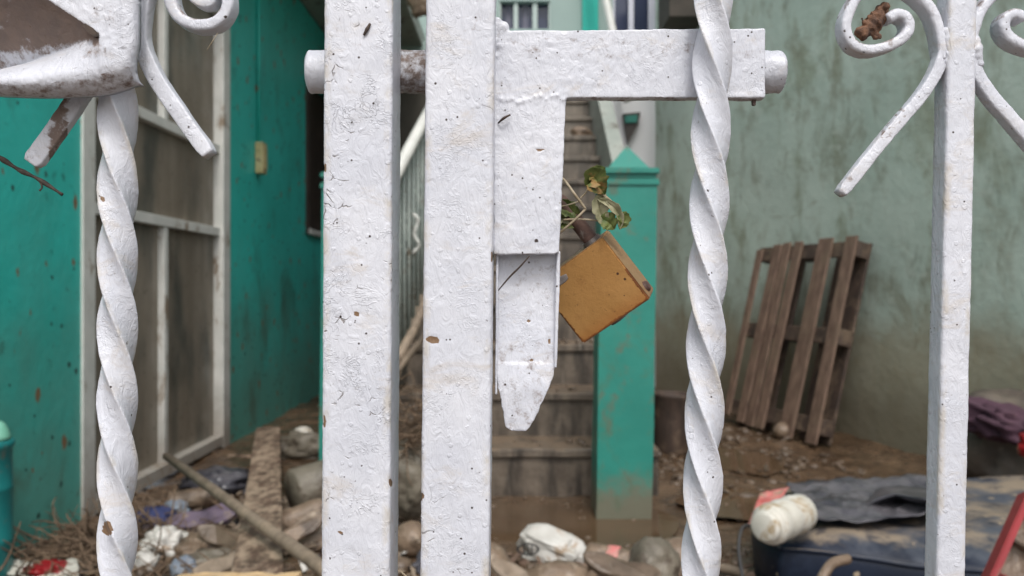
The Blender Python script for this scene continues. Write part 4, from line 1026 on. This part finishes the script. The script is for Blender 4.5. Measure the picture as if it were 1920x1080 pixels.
ribbon(leg, M_white, gr, 'leg', t=0.0064, n=110, mudf=lm_, seed=4, dep=0.0085)
ribbon(mir(leg), M_white, gr, 'leg', t=0.0066, n=110, seed=5, mudf=lambda px, py, n: 0.2, dep=0.0085)
# weld boss where the scrolls meet the square bar
bm = bmesh.new()
for (x, y, r) in ((1774, 60, .003), (1777, 74, .0036), (1780, 88, .004), (1778, 102, .0036), (1775, 116, .003), (1822, 64, .003), (1826, 78, .0036), (1829, 92, .004), (1832, 106, .0034), (1835, 120, .003), (1789, 82, .0036), (1800, 80, .0034), (1812, 84, .0036), (1797, 92, .0036), (1815, 94, .0034)):
    bmesh.ops.create_icosphere(bm, subdivisions=2, radius=r, matrix=Matrix.Translation(P(x, y, 0.4535)))
organic('weld', bm, M_white, gr, 0.0006, 14, amp=0.0004, mudf=lambda px, py, n: 0.3, seed=3)

# left ornament
ribbon([(352, -60), (318, -32), (318, 6), (338, 34), (372, 45), (404, 38), (424, 12), (424, -22)], M_white, gl, mudf=scroll_mud, seed=6, t=0.0062, dep=0.0125, n=90)
ribbon([(404, -22), (394, 0), (380, 4), (366, -2), (356, -12)], M_white, gl, 'scroll_tip', mudf=scroll_mud, seed=7, t=0.005, n=40, dep=0.01)
ribbon([(290, -50), (268, -12), (260, 34), (262, 82), (286, 140), (328, 204), (388, 288)], M_white, gl, 'leg', seed=8, t=0.0082, dep=0.009, n=120, mudf=lambda px, py, n: 0.15)
ribbon([(205, 90), (150, 170), (104, 238), (56, 305)], M_white, gl, 'leg', seed=9, t=0.0105, dep=0.006, D0=0.462, n=80, mudf=lambda px, py, n: 0.75 if (px > 92 and px - 92 > (py - 240) * -.2 and px < 128 and py > 180) else .3)

# rosette box, top left: pressed plate with a recess
def rosette():
    D0 = 0.432
    nx_, ny_ = 190, 150
    bm = bmesh.new(); g = []
    def bottom(px):      # lower outline
        t = max(0, min(1, (px + 140) / 380))
        return 160 + 12 * math.sin(t * 3.0) - 16 * max(0, (px - 150) / 90) ** 2
    def right(py): return 252 if py < 92 else 252 - (py - 92) * 0.20
    for i in range(nx_ + 1):
        row = []
        for j in range(ny_ + 1):
            v = j / ny_; u = i / nx_
            py = -150 + v * (310)
            rx = right(max(py, -150) if py < 150 else 150)
            px = -150 + u * (rx + 150)
            py2 = -150 + v * (bottom(px) + 150)
            # recess: valley line runs left from (188,63)
            vy = 66 + (188 - px) * 0.10
            up = 63 - (188 - px) * 0.66     # upper crease
            lo = 72 + (188 - px) * 0.30     # lower crease
            dmax = max(0.0, (188 - px)) / 188 * 0.030
            d = 0.0
            if px < 188:
                if up < py2 <= vy: d = dmax * ((py2 - up) / max(vy - up, 1e-3)) ** 0.85
                elif vy < py2: d = dmax * max(0.0, 1 - (py2 - vy) / (bottom(px) - 12 - vy)) ** 1.6
            if d < 0: d = 0
            # outer rounding
            e = min((bottom(px) - py2), 40) / 40; d += 0.012 * (1 - math.sqrt(max(0, 1 - (1 - e) ** 2)))
            e2 = min(rx - px, 14) / 14; d += 0.004 * (1 - math.sqrt(max(0, 1 - (1 - e2) ** 2)))
            if 6 < rx - px < 60 and py2 < 90: d -= 0.0007 * math.exp(-((rx - px - 20) / 7) ** 2)
            p = P(px, py2, D0); row.append(bm.verts.new((p.x, D0 + d, p.z)))
        g.append(row)
    for i in range(nx_):
        for j in range(ny_): bm.faces.new((g[i][j], g[i][j + 1], g[i + 1][j + 1], g[i + 1][j]))
    # close the plate with side walls and a back
    rimv = [g[i][ny_] for i in range(nx_ + 1)] + [g[nx_][j] for j in range(ny_ - 1, -1, -1)] + [g[i][0] for i in range(nx_ - 1, -1, -1)] + [g[0][j] for j in range(1, ny_)]
    back = [[bm.verts.new(v.co + Vector((0, 0.004, 0))) for v in row] for row in g]
    for i in range(nx_):
        for j in range(ny_): bm.faces.new((back[i][j], back[i + 1][j], back[i + 1][j + 1], back[i][j + 1]))
    bk_ = [back[i][ny_] for i in range(nx_ + 1)] + [back[nx_][j] for j in range(ny_ - 1, -1, -1)] + [back[i][0] for i in range(nx_ - 1, -1, -1)] + [back[0][j] for j in range(1, ny_)]
    n = len(rimv)
    for k in range(n): bm.faces.new((rimv[k], rimv[(k + 1) % n], bk_[(k + 1) % n], bk_[k]))
    bmesh.ops.recalc_face_normals(bm, faces=bm.faces[:])
    me = bpy.data.meshes.new('rosette'); bm.normal_update(); bm.to_mesh(me); bm.free()
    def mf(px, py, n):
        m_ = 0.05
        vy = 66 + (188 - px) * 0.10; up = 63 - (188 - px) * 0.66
        if px < 186 and up + 1 < py < vy + 34: m_ = (1.05 - 0.5 * noise.noise(Vector((px, py, 0)) * .03)) * max(0, min(1, (vy + 34 - py) / 34))  # brown mud in the recess, deepened to carry the recess's shade as well
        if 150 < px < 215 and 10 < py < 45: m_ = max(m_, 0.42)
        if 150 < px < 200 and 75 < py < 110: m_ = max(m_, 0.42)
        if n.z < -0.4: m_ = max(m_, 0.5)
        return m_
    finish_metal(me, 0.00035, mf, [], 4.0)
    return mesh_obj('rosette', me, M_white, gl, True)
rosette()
bm = bmesh.new(); pxprism(bm, [(154, 46), (160, 44), (172, 51), (182, 61), (184, 68), (176, 69), (164, 60)], 0.4306, 0.4345)
from_bm('slot_shade', bm, M_twig, gl)  # dark raised patch standing in for the shaded slot opening

# ------------------------------------------------------------------ latch on the right leaf
def latch_mud(px, py, n):
    m_ = 0.08
    if 70 < py < 112 and px > 945: m_ = 0.36 + 0.12 * noise.noise(Vector((px * .02, py * .06, 0)))
    if py < 70: m_ = 0.22
    if px < 960 and py < 180: m_ = max(m_, .30)
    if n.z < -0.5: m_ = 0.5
    return m_
bm = bmesh.new()
LF, LB = 0.4725, 0.4810
pxprism(bm, [(926, 57), (1436, 52), (1436, 184), (1062, 184), (1061, 200), (1049, 472), (1040, 477), (926, 478)], LF, LB)
# weld beads down the joint with the post
for i in range(46):
    y = 40 + i * 9.6 + random.uniform(-2, 2)
    if y > 470: break
    bmesh.ops.create_icosphere(bm, subdivisions=2, radius=random.uniform(.0010, .0018) + (.0012 if y < 90 else 0), matrix=Matrix.Translation(P(933 + random.uniform(-3, 2) - y * .006, y, 0.4735)))
for i in range(12): # the seam between arm and tongue sleeve
    bmesh.ops.create_icosphere(bm, subdivisions=2, radius=random.uniform(.0008, .0014), matrix=Matrix.Translation(P(940 + i * 10.5, 184 + random.uniform(-4, 4) + (5 if i < 6 else -1), 0.4725)))
bmesh.ops.create_icosphere(bm, subdivisions=2, radius=.0035, matrix=Matrix.Translation(P(944, 52, 0.475)))
organic('latch_plate', bm, M_white, gr, 0.0007, 7, amp=0.0003, mudf=latch_mud, seed=20, chips=[(1013, 281, 8, 2.2)])
# tongue
bm = bmesh.new(); rows = []
out_l = [(478, 934, 1046), (560, 933, 1045), (650, 932, 1043), (690, 931, 1041), (712, 932, 1036), (735, 936, 1026), (760, 941, 1015), (785, 945, 1003), (803, 948, 992), (809, 960, 984)]
def dpt(y): return 0.4835 - 0.007 * max(0, min(1, (y - 540) / 190)) ** 1.3
yy = 466
rowsf = []
while yy <= 809:
    for (y0, a0_, b0_), (y1, a1_, b1_) in zip(out_l, out_l[1:]):
        if yy <= y1: t = max(0, (yy - y0) / (y1 - y0)); l_, r_ = a0_ + (a1_ - a0_) * t, b0_ + (b1_ - b0_) * t; break
    d = dpt(yy); jl = 3.4 * noise.noise(Vector((yy * .09, 1, 0))) * (1 if yy > 690 else .3); jr = 4.5 * noise.noise(Vector((yy * .09, 5, 0))) * (1 if yy > 690 else .3)
    row = []
    for k in range(25):
        u = k / 24; p = P(l_ + jl + (r_ + jr - l_ - jl) * u, yy, d); cup = 0.0012 * (1 - (2 * u - 1) ** 2) * (1 if yy < 680 else .3)
        row.append((p.x, d + cup, p.z))
    rowsf.append(row); yy += 3.5
f_ = [[bm.verts.new(p) for p in r] for r in rowsf]; b_2 = [[bm.verts.new((p[0], p[1] + .0045, p[2])) for p in r] for r in rowsf]
nr = len(f_)
for i in range(nr - 1):
    for k in range(24):
        bm.faces.new((f_[i][k], f_[i + 1][k], f_[i + 1][k + 1], f_[i][k + 1])); bm.faces.new((b_2[i][k], b_2[i][k + 1], b_2[i + 1][k + 1], b_2[i + 1][k]))
    bm.faces.new((f_[i][0], b_2[i][0], b_2[i + 1][0], f_[i + 1][0])); bm.faces.new((f_[i][24], f_[i + 1][24], b_2[i + 1][24], b_2[i][24]))
for k in range(24):
    bm.faces.new((f_[0][k], f_[0][k + 1], b_2[0][k + 1], b_2[0][k])); bm.faces.new((f_[-1][k], b_2[-1][k], b_2[-1][k + 1], f_[-1][k + 1]))
organic('latch_tongue', bm, M_white, gr, 0.0007, 2, amp=0.0002, mudf=lambda px, py, n: (0.34 if py < 640 else 0.40) if n.y < 0 else .3, seed=25, chips=[(991, 602, 4, 3), (1030, 640, 2, 5), (997, 675, 4, 2)])
bm = bmesh.new(); pxprism(bm, [(1044, 470), (1051, 470), (1049, 560), (1044, 690), (1039, 690), (1041, 560)], 0.4765, 0.486)
organic('latch_lip', bm, M_white, gr, 0.0006, 2, amp=0.0002, seed=26)
bm = bmesh.new(); pxprism(bm, [(930, 470), (935, 470), (934, 640), (932, 740), (928, 740)], 0.4765, 0.486)
organic('latch_lip', bm, M_white, gr, 0.0006, 2, amp=0.0002, seed=27)
# bolt rod behind posts and plate
RY = 0.4975; rz = P(0, 135, RY).z
bm = bmesh.new(); rings = []
xa, xb = P(578, 0, RY).x, P(1467, 0, RY).x; nseg = 340; rad = 0.0122
for i in range(nseg + 1):
    x = xa + (xb - xa) * i / nseg; e = min(i, nseg - i); r = rad * (0.80 if e == 0 else 0.94 if e == 1 else 1)
    rings.append([bm.verts.new((x, RY + r * math.cos(a), rz + r * math.sin(a))) for a in [2 * math.pi * k / 40 for k in range(40)]])
for a, b in zip(rings, rings[1:]):
    for k in range(40): bm.faces.new((a[k], a[(k + 1) % 40], b[(k + 1) % 40], b[k]))
bm.faces.new(rings[0][::-1]); bm.faces.new(rings[-1]); bmesh.ops.recalc_face_normals(bm, faces=bm.faces[:])
me = bpy.data.meshes.new('bolt_rod'); bm.normal_update(); bm.to_mesh(me); bm.free()
finish_metal(me, 0.0006, lambda px, py, n: (0.6 if 740 < px < 810 else 0.22), [(1502, 450, 1, 1)], 31)
mesh_obj('bolt_rod', me, M_white, gr, True)
bm = bmesh.new(); pxprism(bm, [(1411, 184), (1418, 184), (1417, 197), (1412, 196)], 0.476, 0.479)
from_bm('rust_drip', bm, M_rust, gr)

# ------------------------------------------------------------------ padlock
pl = thing('padlock', 'worn orange-brown brass padlock hanging tilted from the gate latch', 'padlock', P(1120, 540, 0.5))
W_, H_, T_ = 0.0505, 0.0455, 0.0190
yaw = R(24)
roll = R(-36.5)        # body leans clockwise seen from the gate front
Mroll = Matrix.Rotation(roll, 3, 'Y'); Myaw = Matrix.Rotation(-yaw, 3, 'Z')
Ml = Matrix.Rotation(R(-36.5), 3, 'Y') @ Matrix.Rotation(R(-24), 3, 'Z') @ Matrix.Rotation(R(4), 3, 'X')
pc = P(1113, 538, 0.5015) + Vector((0.002, 0.009, 0))
bm = bmesh.new()
bmesh.ops.create_cube(bm, size=1, matrix=Matrix.Diagonal((W_, T_, H_, 1)))
bmesh.ops.bevel(bm, geom=bm.edges[:], offset=0.0009, segments=2, affect='EDGES')
bmesh.ops.subdivide_edges(bm, edges=[e for e in bm.edges if e.calc_length() > .01], cuts=30, use_grid_fill=True)
me = bpy.data.meshes.new('lock_body'); bm.normal_update(); bm.to_mesh(me); bm.free()
edge = []; low = []; side = []
for v in me.vertices:
    c = v.co; dx = W_ / 2 - abs(c.x); dz = H_ / 2 - abs(c.z); dy = T_ / 2 - abs(c.y)
    e = sorted((dx, dz, dy)); k = max(0, 1 - e[1] / 0.0030); edge.append(k * (1.25 if (c.z < 0) else 0.7))
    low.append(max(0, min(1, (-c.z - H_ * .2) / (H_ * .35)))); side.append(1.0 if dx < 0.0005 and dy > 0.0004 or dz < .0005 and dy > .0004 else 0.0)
shade_attr(me, 'edge', edge); shade_attr(me, 'low', low); shade_attr(me, 'side', side)
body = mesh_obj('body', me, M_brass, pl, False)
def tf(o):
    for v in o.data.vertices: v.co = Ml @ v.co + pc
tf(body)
# shackle
sx = W_ / 2 - 0.0095
pts = [(sx, 0, H_ / 2 - 0.002), (sx, 0, H_ / 2 + .014), (sx, 0, H_ / 2 + .026)] + [(sx * math.cos(a), 0, H_ / 2 + .026 + sx * math.sin(a)) for a in [math.pi * k / 10 for k in range(1, 10)]] + [(-sx, 0, H_ / 2 + .026), (-sx, 0, H_ / 2 + .01), (-sx, 0, H_ / 2 - .002)]
o = tube('shackle', [Vector(p) for p in pts], 0.0046, M_rust, pl, 18, 70); tf(o)
bm = bmesh.new()
for s in (1,):
    bmesh.ops.create_cone(bm, cap_ends=True, segments=24, radius1=0.0062, radius2=0.0056, depth=0.003, matrix=Matrix.Translation((sx * s, 0, H_ / 2 + .0008)))
o = from_bm('shackle_collar', bm, M_steel, pl, False); tf(o)
bm = bmesh.new(); bmesh.ops.create_cone(bm, cap_ends=True, segments=24, radius1=0.0065, radius2=0.0065, depth=0.0016, matrix=Matrix.Translation((0, 0, -H_ / 2 - .0006)))
o = from_bm('key_plug', bm, M_steel, pl, False); tf(o)
bm = bmesh.new(); bmesh.ops.create_cone(bm, cap_ends=True, segments=16, radius1=0.0036, radius2=0.0028, depth=0.002, matrix=Matrix.Translation((W_ / 2 + .0008, -0.001, -H_ / 2 + 0.006)) @ Matrix.Rotation(R(90), 4, 'Y'))
o = from_bm('locking_rivet', bm, M_rust, pl, False); tf(o)
# steel tab of the latch showing in front of the lock
bm = bmesh.new(); pxprism(bm, [(1036, 524), (1062, 513), (1066, 522), (1062, 528), (1036, 546)], 0.4865, 0.4885)
organic('latch_tab', bm, M_steel, gr, 0.0005, 2, metal=False)

# ------------------------------------------------------------------ plant stuff caught on the shackle
def leaf(name, pts, w, m, parent, curl=0.3):
    sp = spline([P(x, y, d) for x, y, d in pts], 18); bm = bmesh.new(); g = []
    for i, p in enumerate(sp):
        t = i / 18; ww = w * 1.5 * math.sin(math.pi * min(1, t * .94 + .05)) ** .8 * (1 + .35 * noise.noise(Vector((t * 9, w * 900, 0))) + .04 * (-1) ** i)
        tg = (sp[min(i + 1, 18)] - sp[max(i - 1, 0)]).normalized(); s = tg.cross(Vector((0, -1, 0))).normalized()
        g.append([bm.verts.new(p + s * ww * a + Vector((0, -curl * 1.6 * ww * abs(a) + .0008 * noise.noise(Vector((i * .35, a * 1.5, w * 1000))), 0.0006 * noise.noise(Vector((i * .4, a * 2, 8 + w * 500)))))) for a in (-1, -.6, -.2, 0, .2, .6, 1)])
    for a, b in zip(g, g[1:]):
        for k in range(6): bm.faces.new((a[k], a[k + 1], b[k + 1], b[k]))
    o = from_bm(name, bm, m, parent, False)
    s = o.modifiers.new('thickness', 'SOLIDIFY'); s.thickness = 0.0002
    return o
vn = thing('vine', 'wilted vine with curled green leaves tangled on the padlock shackle', 'vine', P(1100, 380, .495))
def stem(pts, r=0.0006): return tube('stem', [P(x, y, d) for x, y, d in pts], r, M_stem, vn, 6, 30)
stem([(1040, 325, .49), (1058, 338, .488), (1078, 365, .484), (1098, 392, .486)], .0008)
stem([(1098, 392, .486), (1078, 412, .486), (1050, 436, .49), (1035, 446, .495)], .0007)
stem([(1088, 372, .49), (1100, 358, .49), (1105, 335, .49), (1108, 315, .49)], .0005)
stem([(1104, 350, .489), (1130, 365, .488), (1150, 382, .488), (1163, 400, .488), (1168, 420, .489)], .0008)
stem([(1056, 412, .489), (1085, 411, .489), (1115, 413, .489), (1146, 418, .489)], .0006)
stem([(1045, 388, .495), (1066, 384, .492), (1090, 376, .49)], .0004)
leaf('leaf', [(1102, 352, .488), (1112, 335, .486), (1122, 348, .485), (1134, 364, .487)], .0045, M_leaf, vn, .5)
leaf('leaf', [(1104, 318, .489), (1118, 328, .487), (1127, 345, .486)], .0035, M_leaf, vn, .5)
leaf('leaf', [(1133, 362, .489), (1124, 382, .488), (1128, 405, .488), (1140, 432, .490)], .0030, M_leafpale, vn, .6)
leaf('leaf', [(1120, 372, .487), (1145, 384, .485), (1162, 405, .486), (1163, 430, .487)], .0018, M_leafpale, vn, .6)
leaf('leaf', [(1160, 398, .487), (1168, 412, .486), (1162, 430, .487)], .0026, M_leaf, vn, .4)
leaf('leaf', [(1122, 410, .489), (1140, 416, .487), (1152, 430, .488)], .0035, M_leaf, vn, .4)
leaf('leaf', [(1040, 384, .50), (1058, 388, .498), (1075, 398, .497), (1090, 408, .499)], .003, M_leaf, vn, .4)
leaf('leaf', [(1036, 400, .502), (1056, 404, .50), (1078, 416, .50)], .0032, M_leafpale, vn, .4)
leaf('leaf', [(1040, 424, .50), (1060, 415, .50), (1084, 425, .50)], .003, M_leaf, vn, .4)

# bark scrap in the scroll
bm = bmesh.new()
sp = spline([P(1612, 66, .452), P(1628, 54, .455), P(1642, 40, .457), P(1652, 22, .459), P(1660, 6, .461)], 26)
tube_bm(sp, lambda t: (0.0048 * math.sin(math.pi * min(1, t * .8 + .15)) ** .8) * (1 + .5 * noise.noise(Vector((t * 9, 0, 0)))), 10, bm)
for a_, b_3 in (((1628, 50), (1612, 34)), ((1640, 66), (1652, 72)), ((1650, 34), (1632, 22)), ((1658, 12), (1668, 8))):
    tube_bm([P(a_[0], a_[1], .455), P((a_[0] + b_3[0]) / 2 + 3, (a_[1] + b_3[1]) / 2, .453), P(b_3[0], b_3[1], .452)], lambda t: .0022 * (1.1 - t), 6, bm)
organic('bark_scrap', bm, M_bark, None, 0.0007, 1, metal=False)
ob = bpy.data.objects['bark_scrap']
for v in ob.data.vertices: v.co += v.normal * 0.0012 * noise.noise(v.co * 380)
tag(ob, 'crumpled brown bark scrap caught in the scroll at upper right', 'bark')
# dark twig at the left edge
tw = thing('twig', 'thin dark twig poking in below the rosette at the left edge', 'twig', P(20, 320, .47))
tube('main_stem', [P(-40, 275, .47), P(0, 296, .468), P(35, 318, .467), P(72, 336, .466), P(117, 365, .466)], lambda t: .0014 - .0004 * t + .0003 * math.sin(t * 25), M_twig, tw, 8, 40)
tube('side_shoot', [P(72, 336, .466), P(79, 350, .465), P(74, 358, .465)], .0005, M_twig, tw, 6, 10)
# slivers stuck to the paint
def sliver(pts, r, label, m=M_fibre):
    tag(tube('fibre', [P(x, y, d) for x, y, d in pts], lambda t: r * (1.15 - abs(t - .5)), m, None, 6, 14), label, 'fibre')
sliver([(682, 66, .4492), (688, 55, .4490), (694, 44, .4492)], .0009, 'short black splinter stuck to the top of the broad left post')
sliver([(933, 546, .478), (955, 520, .475), (975, 500, .473), (993, 480, .4715)], .0005, 'fine dark fibre slanting across the latch tongue')
sliver([(934, 231, .4715), (944, 222, .469), (957, 215, .4695)], .0007, 'short dark splinter in the seam beside the middle post')
sliver([(388, 94, .4500), (397, 80, .4475), (408, 62, .4470)], .00025, 'pale hair hanging below the left scroll', M_stem)
sliver([(752, 1072, .47), (765, 1084, .47), (778, 1095, .47)], .0006, 'straw end low between the two gate posts', M_stem)
